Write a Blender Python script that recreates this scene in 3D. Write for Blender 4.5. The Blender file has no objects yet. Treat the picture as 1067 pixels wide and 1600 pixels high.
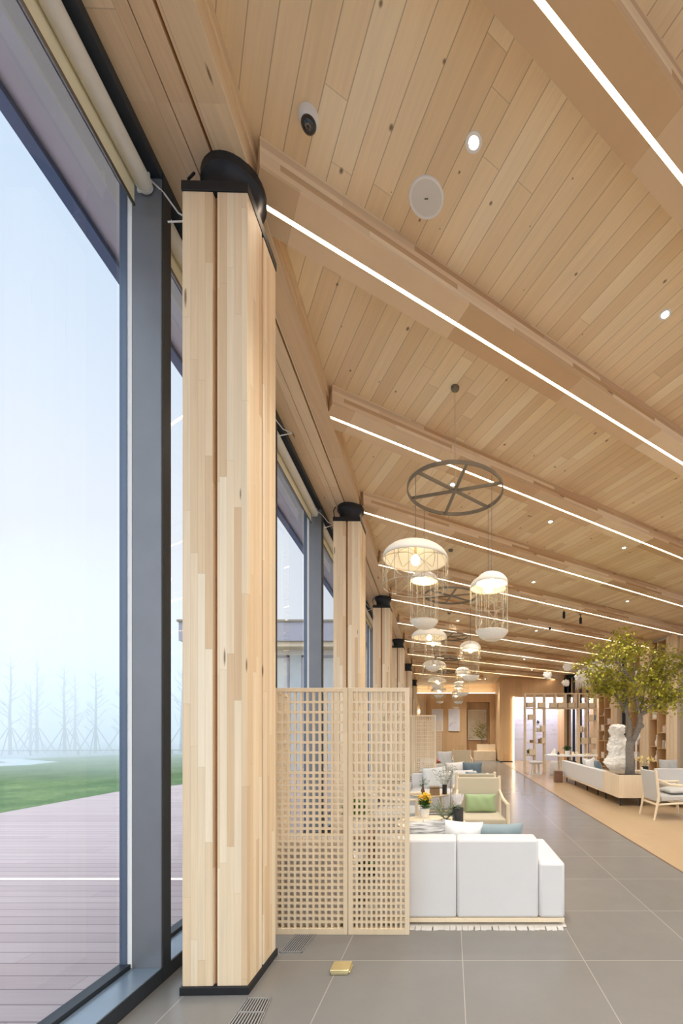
import bpy, math, random
from mathutils import Vector, Matrix, noise as mnoise
random.seed(7)
S = bpy.context.scene
COL = S.collection
PI = math.pi
CAM_H = 1.5
F = 690.0          # focal length in pixels of the 1067 x 1600 frame
VX, VY = 704.0, 1142.0

def at(px, py, Y):
    """The point of the place at depth Y seen at a pixel of the photograph."""
    return Vector(((px - VX) / F * Y, Y, CAM_H - (py - VY) / F * Y))

# ------------------------------------------------------------------ mesh helpers
class MB:
    def __init__(s): s.v = []; s.f = []
    def add(s, vs, fs):
        b = len(s.v); s.v += [tuple(p) for p in vs]; s.f += [tuple(b + i for i in q) for q in fs]; return s
    def box(s, x0, x1, y0, y1, z0, z1):
        return s.hexa([(x0,y0,z0),(x1,y0,z0),(x1,y1,z0),(x0,y1,z0),(x0,y0,z1),(x1,y0,z1),(x1,y1,z1),(x0,y1,z1)])
    def hexa(s, p):
        return s.add(p, [(0,3,2,1),(4,5,6,7),(0,1,5,4),(1,2,6,5),(2,3,7,6),(3,0,4,7)])
    def tube(s, pts, r, n=8, cap=True):
        pts = [Vector(p) for p in pts]; m = len(pts)
        rs = r if isinstance(r, (list, tuple)) else [r] * m
        b = len(s.v); prev = None
        for i, p in enumerate(pts):
            d = (pts[min(i+1,m-1)] - pts[max(i-1,0)])
            d = d.normalized() if d.length > 1e-9 else Vector((0,0,1))
            if prev is None:
                u = d.cross(Vector((0,0,1)))
                if u.length < .05: u = d.cross(Vector((0,1,0)))
            else: u = prev - d * prev.dot(d)
            u.normalize(); prev = u; w = d.cross(u)
            for k in range(n):
                a = 2*PI*k/n
                s.v.append(tuple(p + (u*math.cos(a) + w*math.sin(a)) * rs[i]))
        for i in range(m-1):
            for k in range(n):
                k2 = (k+1) % n
                s.f.append((b+i*n+k, b+i*n+k2, b+(i+1)*n+k2, b+(i+1)*n+k))
        if cap:
            s.f.append(tuple(b+k for k in range(n))[::-1]); s.f.append(tuple(b+(m-1)*n+k for k in range(n)))
        return s
    def ring(s, c, R, r, n=48, m=6, ry=None):
        b = len(s.v)
        for i in range(n):
            a = 2*PI*i/n
            for k in range(m):
                t = 2*PI*k/m; q = R + r*math.cos(t)
                s.v.append((c[0]+q*math.cos(a), c[1]+q*math.sin(a), c[2]+(ry or r)*math.sin(t)))
        for i in range(n):
            for k in range(m):
                s.f.append((b+i*m+k, b+((i+1)%n)*m+k, b+((i+1)%n)*m+(k+1)%m, b+i*m+(k+1)%m))
        return s
    def lathe(s, prof, c=(0,0,0), n=24, fn=None):
        b = len(s.v); m = len(prof)
        for (r, z) in prof:
            for k in range(n):
                a = 2*PI*k/n; q = r
                if fn: q = r * fn(a, z)
                s.v.append((c[0]+q*math.cos(a), c[1]+q*math.sin(a), c[2]+z))
        for i in range(m-1):
            for k in range(n):
                k2 = (k+1) % n
                s.f.append((b+i*n+k, b+i*n+k2, b+(i+1)*n+k2, b+(i+1)*n+k))
        if prof[0] == prof[-1]: return s
        if prof[0][0] > 1e-6: s.f.append(tuple(b+k for k in range(n))[::-1])
        if prof[-1][0] > 1e-6: s.f.append(tuple(b+(m-1)*n+k for k in range(n)))
        return s
    def shell(s, prof, t, c=(0,0,0), n=32):
        """A thin revolved bowl: the profile out and back, t apart."""
        inner = [(max(r - t, 0), z - t*.6) for r, z in prof][::-1]
        p = prof + inner
        b = len(s.v); m = len(p)
        for (r, z) in p:
            for k in range(n):
                a = 2*PI*k/n; s.v.append((c[0]+r*math.cos(a), c[1]+r*math.sin(a), c[2]+z))
        for i in range(m-1):
            for k in range(n):
                k2 = (k+1) % n; s.f.append((b+i*n+k, b+i*n+k2, b+(i+1)*n+k2, b+(i+1)*n+k))
        return s
    def ball(s, c, r, n=14, m=9, sx=1, sy=1, sz=1):
        return s.lathe([(max(r*math.sin(PI*i/m),1e-7)*1.0, -r*math.cos(PI*i/m)*sz) for i in range(m+1)], c, n)
    def prism(s, poly, z0, z1):
        n = len(poly); b = len(s.v)
        s.v += [(x,y,z0) for x,y in poly] + [(x,y,z1) for x,y in poly]
        s.f.append(tuple(b+i for i in range(n))[::-1]); s.f.append(tuple(b+n+i for i in range(n)))
        for i in range(n):
            j = (i+1) % n; s.f.append((b+i, b+j, b+n+j, b+n+i))
        return s
    def mesh(s, name):
        me = bpy.data.meshes.new(name); me.from_pydata(s.v, [], s.f); me.update(); return me

def obj(name, mb, mat, parent=None, bevel=0, seg=2, smooth=False, sub=0):
    me = mb.mesh(name) if isinstance(mb, MB) else mb
    if mat and not me.materials: me.materials.append(mat)
    o = bpy.data.objects.new(name, me); COL.objects.link(o)
    if parent: o.parent = parent
    if smooth or bevel:
        for p in me.polygons: p.use_smooth = True
        if not smooth or smooth == 'auto':
            try:
                me.set_sharp_from_angle(angle=math.radians(38))
            except Exception: pass
    if bevel:
        m = o.modifiers.new('bevel', 'BEVEL'); m.width = bevel; m.segments = seg; m.limit_method = 'ANGLE'; m.angle_limit = math.radians(40); m.harden_normals = False
    if sub:
        m = o.modifiers.new('sub', 'SUBSURF'); m.levels = sub; m.render_levels = sub
    return o

def thing(name, label, cat, loc=(0,0,0), rz=0, group=None, kind=None):
    o = bpy.data.objects.new(name, None); COL.objects.link(o); o.empty_display_size = .1
    o.location = loc; o.rotation_euler = (0,0,rz)
    return tag(o, label, cat, group, kind)
def tag(o, label=None, cat=None, group=None, kind=None):
    if label: o['label'] = label
    if cat: o['category'] = cat
    if group: o['group'] = group
    if kind: o['kind'] = kind
    return o
def struct(name, mb, mat, parent=None, label=None, **kw):
    o = obj(name, mb, mat, parent, **kw)
    if not parent: tag(o, label, None, None, 'structure')
    return o
def dup(root, loc=None, rz=None, label=None, group=None):
    r = root.copy(); COL.objects.link(r)
    if loc is not None: r.location = loc
    if rz is not None: r.rotation_euler = (0,0,rz)
    if label: r['label'] = label
    if group: r['group'] = group
    for ch in list(root.children):
        c = ch.copy(); COL.objects.link(c); c.parent = r
        for g in list(ch.children):
            d = g.copy(); COL.objects.link(d); d.parent = c
    return r

# ------------------------------------------------------------------ materials
def srgb(r, g, b):
    f = lambda c: (c/255/12.92) if c/255 <= .04045 else ((c/255+.055)/1.055)**2.4
    return (f(r), f(g), f(b), 1)
class NT:
    def __init__(s, mat): s.t = mat.node_tree; s.n = s.t.nodes; s.l = s.t.links
    def new(s, typ, **kw):
        n = s.n.new(typ)
        for k, v in kw.items(): setattr(n, k, v)
        return n
    def put(s, sock, v):
        if v is None: return
        if hasattr(v, 'is_linked') or hasattr(v, 'links'): s.l.new(v, sock)
        else: sock.default_value = v
    def m(s, op, a, b=None, c=None):
        n = s.new('ShaderNodeMath', operation=op)
        for i, v in enumerate((a, b, c)):
            if v is not None: s.put(n.inputs[i], v)
        return n.outputs[0]
    def comb(s, x, y, z=0.0):
        n = s.new('ShaderNodeCombineXYZ')
        for i, v in enumerate((x, y, z)): s.put(n.inputs[i], v)
        return n.outputs[0]
    def noise(s, vec, scale, detail=3, rough=.5, dist=0):
        n = s.new('ShaderNodeTexNoise'); s.put(n.inputs['Vector'], vec); n.inputs['Scale'].default_value = scale
        n.inputs['Detail'].default_value = detail; n.inputs['Roughness'].default_value = rough; n.inputs['Distortion'].default_value = dist
        return n.outputs['Fac']
    def white(s, vec):
        n = s.new('ShaderNodeTexWhiteNoise', noise_dimensions='3D'); s.put(n.inputs['Vector'], vec); return n.outputs['Value']
    def ramp(s, fac, stops):
        n = s.new('ShaderNodeValToRGB'); s.put(n.inputs[0], fac); e = n.color_ramp.elements
        while len(e) < len(stops): e.new(.5)
        for el, (p, c) in zip(e, stops): el.position = p; el.color = c
        return n.outputs[0]
    def mix(s, fac, a, b, mode='MIX'):
        n = s.new('ShaderNodeMix', data_type='RGBA', blend_type=mode); s.put(n.inputs[0], fac); s.put(n.inputs[6], a); s.put(n.inputs[7], b); return n.outputs[2]
    def map(s, v, a, b, c=0.0, d=1.0):
        n = s.new('ShaderNodeMapRange'); s.put(n.inputs[0], v)
        for i, q in enumerate((a, b, c, d)): n.inputs[i+1].default_value = q
        return n.outputs[0]
def base(name):
    m = bpy.data.materials.new(name); m.use_nodes = True
    t = NT(m); bsdf = t.n['Principled BSDF']
    return m, t, bsdf
def plain(name, col, rough=.6, metal=0, var=.06, scale=14, bump=0, spec=.4, trans=0, coat=0, emit=None, es=0):
    m, t, b = base(name)
    tc = t.new('ShaderNodeTexCoord').outputs['Object']
    nz = t.noise(tc, scale, 3)
    c0 = tuple(max(0, x*(1-var)) for x in col[:3]) + (1,); c1 = tuple(min(1, x*(1+var)) for x in col[:3]) + (1,)
    t.l.new(t.ramp(nz, [(.3, c0), (.7, c1)]), b.inputs['Base Color'])
    b.inputs['Roughness'].default_value = rough; b.inputs['Metallic'].default_value = metal
    b.inputs['Specular IOR Level'].default_value = spec
    if trans: b.inputs['Transmission Weight'].default_value = trans
    if emit: b.inputs['Emission Color'].default_value = emit; b.inputs['Emission Strength'].default_value = es
    if bump:
        bn = t.new('ShaderNodeBump'); bn.inputs['Strength'].default_value = bump; bn.inputs['Distance'].default_value = .01
        t.l.new(t.noise(tc, scale*6, 2), bn.inputs['Height']); t.l.new(bn.outputs[0], b.inputs['Normal'])
    return m
def fabric(name, col, rough=.9, weave=260, var=.07, stripe=None):
    m, t, b = base(name)
    tc = t.new('ShaderNodeTexCoord').outputs['Object']
    nz = t.noise(tc, weave, 1); big = t.noise(tc, 6, 2)
    f = t.m('ADD', t.m('MULTIPLY', nz, .6), t.m('MULTIPLY', big, .4))
    c0 = tuple(x*(1-var) for x in col[:3]) + (1,); c1 = tuple(min(1, x*(1+var)) for x in col[:3]) + (1,)
    c = t.ramp(f, [(.3, c0), (.7, c1)])
    if stripe:
        sp = t.new('ShaderNodeSeparateXYZ'); t.put(sp.inputs[0], tc)
        w = t.noise(t.comb(t.m('MULTIPLY', sp.outputs[0], 3.0), 0.0, t.m('MULTIPLY', sp.outputs[2], 60.0)), 1.0, 2, .6)
        c = t.mix(t.map(w, .47, .56), c, stripe)
    t.l.new(c, b.inputs['Base Color']); b.inputs['Roughness'].default_value = rough
    b.inputs['Specular IOR Level'].default_value = .15
    b.inputs['Sheen Weight'].default_value = .15
    bn = t.new('ShaderNodeBump'); bn.inputs['Strength'].default_value = .25; bn.inputs['Distance'].default_value = .003
    t.l.new(nz, bn.inputs['Height']); t.l.new(bn.outputs[0], b.inputs['Normal'])
    return m
def wood(name, cols, u='z', v='x', v2=None, width=.05, length=1.5, rot=0, seam=.012, seam_dark=.55, grain=.12, knots=0, knot_scale=(1.1, 3.2), rough=.5, endseam=True, spec=.35, seam_tint=None):
    """Boards: u runs along the grain, v across; each board has its own tone, grain, joints and knots."""
    m, t, b = base(name)
    tc = t.new('ShaderNodeTexCoord').outputs['Object']
    if rot:
        mp = t.new('ShaderNodeMapping', vector_type='TEXTURE'); t.put(mp.inputs[0], tc); mp.inputs['Rotation'].default_value = (0,0,rot); tc = mp.outputs[0]
    sp = t.new('ShaderNodeSeparateXYZ'); t.put(sp.inputs[0], tc); ax = {'x': sp.outputs[0], 'y': sp.outputs[1], 'z': sp.outputs[2]}
    U, V = ax[u], ax[v]
    vv = t.m('DIVIDE', t.m('ADD', V, 53.0013), width); row = t.m('FLOOR', vv); fr = t.m('FRACT', vv)
    if v2:
        v2v = t.m('DIVIDE', t.m('ADD', ax[v2], 31.0007), width); row = t.m('ADD', row, t.m('MULTIPLY', t.m('FLOOR', v2v), 17.31))
    r1 = t.white(t.comb(row, 3.7))
    uu = t.m('ADD', t.m('DIVIDE', U, length), t.m('MULTIPLY', r1, 9.0)); seg = t.m('FLOOR', uu); fu = t.m('FRACT', uu)
    rid = t.white(t.comb(row, seg, 1.3))
    n = len(cols)
    c = t.ramp(rid, [(i/(n-1), q) for i, q in enumerate(cols)])
    W2 = ax[v2] if v2 else 0.0
    acr = t.m('ADD', t.m('MULTIPLY', V, 46.0), t.m('MULTIPLY', W2, 46.0)) if v2 else t.m('MULTIPLY', V, 46.0)
    g = t.noise(t.comb(t.m('MULTIPLY', U, 1.6), acr, t.m('MULTIPLY', rid, 37.0)), 1.0, 4, .6, .6)
    g2 = t.noise(t.comb(t.m('MULTIPLY', U, .7), t.m('MULTIPLY', acr, .16), t.m('MULTIPLY', rid, 11.0)), 1.0, 2, .5, .8)
    gf = t.m('ADD', t.m('MULTIPLY', g, .6), t.m('MULTIPLY', g2, .4))
    lum = t.map(gf, .3, .7, 1 - grain, 1 + grain)
    c = t.mix(1.0, c, t.comb(lum, lum, lum), 'MULTIPLY')
    if knots:
        vo = t.new('ShaderNodeTexVoronoi', feature='F1', voronoi_dimensions='2D'); vo.inputs['Scale'].default_value = 1
        t.put(vo.inputs['Vector'], t.comb(t.m('MULTIPLY', U, knot_scale[0]), t.m('MULTIPLY', V, knot_scale[1])))
        rs = t.new('ShaderNodeSeparateColor'); t.put(rs.inputs[0], vo.outputs['Color'])
        rad = t.m('MULTIPLY', t.map(rs.outputs[0], 1 - knots, 1.0, 0.0, 1.0), .052)
        k = t.m('LESS_THAN', vo.outputs['Distance'], rad)
        soft = t.map(t.m('DIVIDE', vo.outputs['Distance'], t.m('ADD', rad, .0001)), .6, 1.6, .8, 0.0)
        c = t.mix(soft, c, srgb(98, 66, 38))
    if seam:
        half = seam / width / 2
        e = t.m('MINIMUM', fr, t.m('SUBTRACT', 1.0, fr)); sm = t.map(e, half*.4, half*1.5, 1.0, 0.0)
        if endseam:
            e2 = t.m('MINIMUM', fu, t.m('SUBTRACT', 1.0, fu)); sm = t.m('MAXIMUM', sm, t.map(e2, .0008/length, .003/length, .7, 0.0))
        c = t.mix(t.m('MULTIPLY', sm, seam_dark), c, seam_tint or srgb(92, 64, 38))
    t.l.new(c, b.inputs['Base Color']); b.inputs['Roughness'].default_value = rough; b.inputs['Specular IOR Level'].default_value = spec
    return m
def emission(name, col, strength):
    m = bpy.data.materials.new(name); m.use_nodes = True; t = NT(m); t.n.remove(t.n['Principled BSDF'])
    e = t.new('ShaderNodeEmission'); e.inputs[0].default_value = col; e.inputs[1].default_value = strength
    t.l.new(e.outputs[0], t.n['Material Output'].inputs[0]); return m

M = {}
ROOF_ROT = math.atan2(.842, -.540)        # direction of the ceiling boards (perpendicular to the rafters)
M['ceiling'] = wood('ceiling_boards', [srgb(229,201,160), srgb(240,215,174), srgb(249,230,193), srgb(234,208,166), srgb(245,222,183)], 'x', 'y', width=.132, length=2.6, rot=ROOF_ROT, seam=.005, seam_dark=.5, grain=.07, knots=.34, knot_scale=(2.9, 4.4), rough=.55)
RAF_ROT = math.atan2(.547, .837)
M['rafter'] = wood('rafter_glulam', [srgb(200,160,116), srgb(238,209,170), srgb(250,229,194), srgb(210,172,128), srgb(243,217,179)], 'x', 'z', width=.0402, length=1.3, seam=.002, seam_dark=.25, grain=.07, knots=.25, knot_scale=(.9, 6.0), rough=.5)
M['edge'] = wood('edge_beam_timber', [srgb(220,188,146), srgb(228,199,158), srgb(234,208,168)], 'y', 'x', v2='z', width=.22, length=2.3, seam=.003, seam_dark=.4, grain=.1, knots=.3, knot_scale=(.8, 4.0), rough=.5)
M['column'] = wood('column_glulam', [srgb(222,188,146), srgb(240,214,176), srgb(248,230,199), srgb(232,202,161), srgb(244,222,187)], 'z', 'x', v2='y', width=.041, length=1.1, seam=.002, seam_dark=.18, grain=.09, knots=.3, knot_scale=(1.0, 8.0), rough=.45)
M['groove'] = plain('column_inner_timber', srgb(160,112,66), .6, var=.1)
M['panel'] = wood('oak_wall_panel', [srgb(208,172,128), srgb(214,180,136), srgb(200,164,120)], 'z', 'x', v2='y', width=.30, length=4.5, seam=.004, seam_dark=.35, grain=.09, rough=.5, endseam=False)
M['oak'] = wood('shelf_oak', [srgb(208,174,132), srgb(214,182,140)], 'z', 'x', v2='y', width=.4, length=3, seam=0, grain=.08, rough=.5)
M['pale_oak'] = wood('pale_ash_timber', [srgb(232,212,180), srgb(238,220,190)], 'z', 'x', v2='y', width=.3, length=2, seam=0, grain=.05, rough=.5)
M['screen'] = wood('screen_timber', [srgb(224,202,168), srgb(230,209,177)], 'z', 'x', width=.06, length=1, seam=0, grain=.05, rough=.55)
M['steel'] = plain('grey_window_steel', srgb(126,128,131), .38, .35, .04, 5)
M['dark_steel'] = plain('charcoal_window_steel', srgb(52,56,62), .4, .3, .05, 5)
M['bead'] = plain('blue_grey_bead', srgb(92,106,124), .35, .3, .04, 5)
M['sill'] = plain('sill_steel', srgb(138,152,164), .25, .5, .04, 4)
M['black'] = plain('black_painted_steel', srgb(42,42,44), .45, .2, .08, 18)
M['white_plastic'] = plain('white_plastic', srgb(238,236,230), .4, 0, .02)
M['speaker_cloth'] = plain('speaker_grille', srgb(222,218,208), .7, 0, .03, 400)
M['lens'] = plain('black_glass', srgb(30,28,27), .08, 0, .05, spec=.8)
M['gunmetal'] = plain('bronze_grey_metal', srgb(134,124,108), .4, .6, .06)
M['wire'] = plain('wire_metal', srgb(196,186,164), .4, .4, .04)
M['paper'] = plain('ribbed_paper_shade', srgb(246,238,222), .75, 0, .03, 60)
M['sofa'] = fabric('white_boucle', srgb(218,215,211), .95, 240, .03)
M['khaki'] = fabric('khaki_sling_fabric', srgb(198,186,160), .9, 300, .05)
M['grey_cloth'] = fabric('grey_cushion_cloth', srgb(196,194,188), .9, 300, .06)
M['lgrey_cloth'] = fabric('pale_grey_cushion_cloth', srgb(214,214,210), .9, 300, .05)
M['white_cloth'] = fabric('white_cushion_cloth', srgb(240,238,234), .9, 300, .03)
M['blue_cloth'] = fabric('blue_grey_cushion_cloth', srgb(142,156,158), .8, 300, .08)
M['dblue_cloth'] = fabric('slate_cushion_cloth', srgb(108,124,132), .8, 300, .08)
M['green_cloth'] = fabric('green_cushion_cloth', srgb(160,180,132), .75, 300, .06)
M['stripe_cloth'] = fabric('striped_woven_cloth', srgb(214,212,206), .95, 260, .06, stripe=srgb(150,150,148))
M['rug'] = fabric('pale_rug_pile', srgb(200,194,184), .95, 180, .08)
M['brass'] = plain('satin_brass', srgb(232,214,160), .3, .75, .03)
M['grille'] = plain('grey_grille_metal', srgb(176,176,176), .4, .6, .04)
M['dark_gap'] = plain('dark_duct', srgb(46,46,48), .8)
M['ceramic'] = plain('white_ceramic', srgb(242,240,234), .3, 0, .02)
M['plaster'] = plain('white_plaster', srgb(246,242,234), .85, 0, .03, 10, .2)
M['leaf'] = plain('green_leaves', srgb(86,122,52), .5, 0, .25, 20)
M['dark_leaf'] = plain('dark_green_leaves', srgb(52,84,50), .45, 0, .25, 20)
M['sage_leaf'] = plain('sage_leaves', srgb(130,142,112), .6, 0, .2, 20)
M['tree_leaf'] = plain('yellow_green_leaves', srgb(172,166,58), .5, 0, .32, 7)
M['yellow'] = plain('yellow_petals', srgb(246,204,40), .5, 0, .08)
M['cream_petal'] = plain('cream_petals', srgb(246,228,160), .5, 0, .06)
M['red'] = plain('red_petals', srgb(232,88,66), .5, 0, .08)
M['white_petal'] = plain('white_petals', srgb(240,234,230), .6, 0, .04, 60)
M['bark'] = plain('grey_bark', srgb(144,136,126), .85, 0, .18, 26, .6)
M['dark_glass'] = plain('smoked_glass', srgb(44,46,46), .08, 0, .1, spec=.7)
M['wood_mid'] = wood('walnut_timber', [srgb(122,92,74), srgb(136,104,84)], 'z', 'x', v2='y', width=.2, length=1, seam=0, grain=.12)
M['brown_box'] = plain('brown_leather', srgb(150,122,90), .6, 0, .1)
M['soil'] = plain('dark_soil', srgb(84,66,48), .95, 0, .2, 60)
M['book_white'] = plain('white_paper_covers', srgb(238,234,226), .6, 0, .02)
M['book_beige'] = plain('beige_covers', srgb(214,198,172), .6, 0, .04)
M['book_green'] = plain('green_covers', srgb(120,146,110), .6, 0, .04)
M['book_blue'] = plain('blue_covers', srgb(72,96,140), .6, 0, .04)
M['book_pink'] = plain('rose_covers', srgb(214,176,160), .6, 0, .04)
M['blind'] = fabric('cream_blind_cloth', srgb(236,226,190), .85, 400, .03)
M['blind_tube'] = plain('blind_roller', srgb(226,220,204), .6, 0, .03)
M['ext_soffit'] = plain('mauve_grey_fascia', srgb(226,225,236), .55, .1, .05, 3)
M['neighbour'] = plain('neighbour_fascia', srgb(166,162,170), .55, .1, .05, 3)
M['ext_fascia'] = plain('slate_blue_drip_edge', srgb(104,126,166), .45, .2, .05, 3)
M['led'] = emission('led_warm', (1, .88, .72, 1), 9.0)
M['bulb'] = emission('bulb_warm', (1, .81, .52, 1), 8.0)
M['downlight'] = emission('downlight_lens', (1, .93, .82, 1), 14.0)
M['globe'] = emission('globe_glow', (1, .9, .75, 1), 5.0)
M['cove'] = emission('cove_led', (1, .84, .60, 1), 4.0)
M['deck_led'] = emission('deck_led', (1, .95, .85, 1), .6)

# window glass: clear sheet with a mirror-like sheen
def glass():
    m = bpy.data.materials.new('window_glass'); m.use_nodes = True; t = NT(m); t.n.remove(t.n['Principled BSDF'])
    tr = t.new('ShaderNodeBsdfTransparent'); tr.inputs[0].default_value = (.975, .978, .985, 1)
    gl = t.new('ShaderNodeBsdfGlossy'); gl.inputs['Roughness'].default_value = .0
    fr = t.new('ShaderNodeFresnel'); fr.inputs[0].default_value = 1.45
    mx = t.new('ShaderNodeMixShader'); t.l.new(fr.outputs[0], mx.inputs[0]); t.l.new(tr.outputs[0], mx.inputs[1]); t.l.new(gl.outputs[0], mx.inputs[2])
    t.l.new(mx.outputs[0], t.n['Material Output'].inputs[0]); return m
M['glass'] = glass()

# stone tile floor with pale grout, 0.795 m squares
def tiles():
    m, t, b = base('grey_stone_tiles')
    tc = t.new('ShaderNodeTexCoord').outputs['Object']; sp = t.new('ShaderNodeSeparateXYZ'); t.put(sp.inputs[0], tc)
    P = .795
    x = t.m('DIVIDE', t.m('SUBTRACT', sp.outputs[0], .078 - 40*P), P); y = t.m('DIVIDE', t.m('SUBTRACT', sp.outputs[1], 2.886 - 40*P), P)
    fx, fy = t.m('FRACT', x), t.m('FRACT', y)
    e = t.m('MINIMUM', t.m('MINIMUM', fx, t.m('SUBTRACT', 1.0, fx)), t.m('MINIMUM', fy, t.m('SUBTRACT', 1.0, fy)))
    line = t.map(e, .0020, .0045, .8, 0.0)
    idn = t.white(t.comb(t.m('FLOOR', x), t.m('FLOOR', y)))
    n1 = t.noise(tc, 2.2, 5, .6, .4); n2 = t.noise(tc, 9, 4, .5)
    f = t.m('ADD', t.m('ADD', t.m('MULTIPLY', n1, .5), t.m('MULTIPLY', n2, .12)), t.m('MULTIPLY', idn, .16))
    c = t.ramp(f, [(.2, srgb(119,116,111)), (.5, srgb(126,123,118)), (.8, srgb(134,131,125))])
    sc = t.noise(tc, 1.3, 6, .75, 1.5); c = t.mix(t.map(sc, .69, .74, 0, .10), c, srgb(150,145,137))
    c = t.mix(line, c, srgb(170,164,154))
    t.l.new(c, b.inputs['Base Color']); b.inputs['Roughness'].default_value = .23; b.inputs['Specular IOR Level'].default_value = .38
    return m
M['tiles'] = tiles()
M['warm_floor'] = wood('honey_vinyl_planks', [srgb(176,150,116), srgb(180,155,121), srgb(172,146,112)], 'y', 'x', width=.2, length=1.4, seam=.002, seam_dark=.12, grain=.04, rough=.32, spec=.45)
M['deck'] = wood('mauve_decking', [srgb(186,160,153), srgb(194,169,162), srgb(180,154,148)], 'x', 'y', width=.148, length=2.9, seam=.008, seam_dark=.75, grain=.08, rough=.5, seam_tint=srgb(74,58,58))
def grass():
    m, t, b = base('lawn_grass'); tc = t.new('ShaderNodeTexCoord').outputs['Object']
    a = t.noise(tc, .55, 5, .65); c2 = t.noise(tc, 9, 4, .7)
    f = t.m('ADD', t.m('MULTIPLY', a, .6), t.m('MULTIPLY', c2, .4))
    t.l.new(t.ramp(f, [(.34, srgb(64,88,48)), (.5, srgb(88,112,62)), (.66, srgb(122,138,84))]), b.inputs['Base Color']); b.inputs['Roughness'].default_value = .9
    return m
M['grass'] = grass()
M['shore'] = plain('pale_wet_ground', srgb(150,152,160), .6, 0, .06, .4)
M['path'] = plain('pale_concrete_path', srgb(196,200,200), .8, 0, .05, 3)
M['gravel'] = plain('brown_gravel', srgb(120,108,96), .9, 0, .4, 14)
M['ext_bark'] = plain('bare_tree_bark', srgb(96,92,88), .9, 0, .12, 9)

# ------------------------------------------------------------------ camera and world
cd = bpy.data.cameras.new('camera'); cam = bpy.data.objects.new('camera', cd); COL.objects.link(cam)
cam.location = (0, 0, CAM_H); cam.rotation_euler = (PI/2, 0, 0)
cd.sensor_fit = 'HORIZONTAL'; cd.sensor_width = 36; cd.lens = 36*F/1067
cd.shift_x = (533.5 - VX)/1067; cd.shift_y = (VY - 800)/1067; cd.clip_end = 600
S.camera = cam
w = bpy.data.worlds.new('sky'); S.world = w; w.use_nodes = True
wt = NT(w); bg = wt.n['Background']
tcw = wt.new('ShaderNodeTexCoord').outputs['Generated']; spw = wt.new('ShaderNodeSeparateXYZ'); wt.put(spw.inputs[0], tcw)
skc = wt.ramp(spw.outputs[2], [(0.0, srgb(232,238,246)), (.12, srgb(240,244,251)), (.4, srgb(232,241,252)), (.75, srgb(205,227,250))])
wt.l.new(skc, bg.inputs[0]); wt.l.new(wt.m('MULTIPLY', wt.map(spw.outputs[2], .76, .95, .40, 1.65), wt.map(spw.outputs[1], -.75, -.05, 2.1, 1.0)), bg.inputs[1])  # sky raised behind the camera and overhead, added to light columns and deck
S.view_settings.view_transform = 'Standard'; S.view_settings.look = 'None'; S.view_settings.gamma = 1; S.view_settings.exposure = 1.47
S.view_settings.use_curve_mapping = False
try:
    S.cycles.use_denoising = True; S.cycles.max_bounces = 10; S.cycles.diffuse_bounces = 5; S.cycles.transparent_max_bounces = 16
    S.cycles.caustics_reflective = False; S.cycles.caustics_refractive = False; S.cycles.sample_clamp_indirect = 8; S.cycles.volume_bounces = 8
except Exception: pass

# ------------------------------------------------------------------ the setting
WR = .022                                     # the window wall runs a touch to the left as it recedes
BAY = 3.52
def zc(X, Y): return CAM_H + 3.55 + .0278*(X + 1.18) - .057*(Y - 2.61)      # ceiling boards
def wallX(Y): return 10.52 - .245*Y                                            # right-hand wall line
def WP(lx, ly): return (lx*math.cos(WR) - ly*math.sin(WR), lx*math.sin(WR) + ly*math.cos(WR))

struct('floor', MB().box(-1.95, 2.463, -3, 24.6, -.08, 0), M['tiles'])
# outline of the warm floor follows the right-hand wall
struct('floor_lounge', MB().prism([(2.463,-3),(11.4,-3),(wallX(21.3)+.25,21.3),(6.2,24.6),(2.463,24.6)], -.08, .002), M['warm_floor'])
struct('trim_1', MB().box(2.448, 2.468, -3, 21.0, 0, .004), M['wood_mid'])

# sloping timber ceiling
cb = MB(); Xs = (-2.0, 11.6); Ys = (-3.2, 24.8)
cb.hexa([(x,y,zc(x,y)) for x,y in ((Xs[0],Ys[0]),(Xs[1],Ys[0]),(Xs[1],Ys[1]),(Xs[0],Ys[1]))] + [(x,y,zc(x,y)+.12) for x,y in ((Xs[0],Ys[0]),(Xs[1],Ys[0]),(Xs[1],Ys[1]),(Xs[0],Ys[1]))])
struct('ceiling', cb, M['ceiling'])

# rafters with an LED line let into the underside
RD = Vector((.837, .547)); RN = Vector((-.547, .837))
ORD = ['first','second','third','fourth','fifth','sixth','seventh','eighth','ninth','tenth','eleventh','twelfth','thirteenth']
for k in range(-3, 10):
    y0 = 2.82 + 1.76*k; p0 = Vector((-1.2 - WR*1.76*k, y0)) - RD*.05
    tt = (wallX(y0) - p0.x) / (RD.x + .245*RD.y)
    if k == 9: tt = 3.6
    if k == 8: tt = min(tt, 8.6)
    p1 = p0 + RD*(tt - .02)
    r = thing('timber_rafter', None, None, kind='structure')
    sx = .0278*RD.x - .057*RD.y; sy = .0278*RN.x - .057*RN.y
    ex = Vector((RD.x, RD.y, sx)).normalized(); ey = Vector((RN.x, RN.y, sy)).normalized(); ez = ex.cross(ey)
    org = Vector((p0.x, p0.y, zc(p0.x, p0.y))); mm = Matrix((ex, ey, ez)).transposed().to_4x4(); mm.translation = org; r.matrix_world = mm
    Lr = tt - .02
    obj('glulam_beam', MB().box(0, Lr, -.19, -.018, -.2, .05).box(0, Lr, .010, .14, -.2, .05).box(0, Lr, -.018, .010, -.180, .05), M['rafter'], r)
    obj('led_strip', MB().box(.05, Lr, -.014, -.003, -.196, -.1795), M['led'], r)

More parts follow.
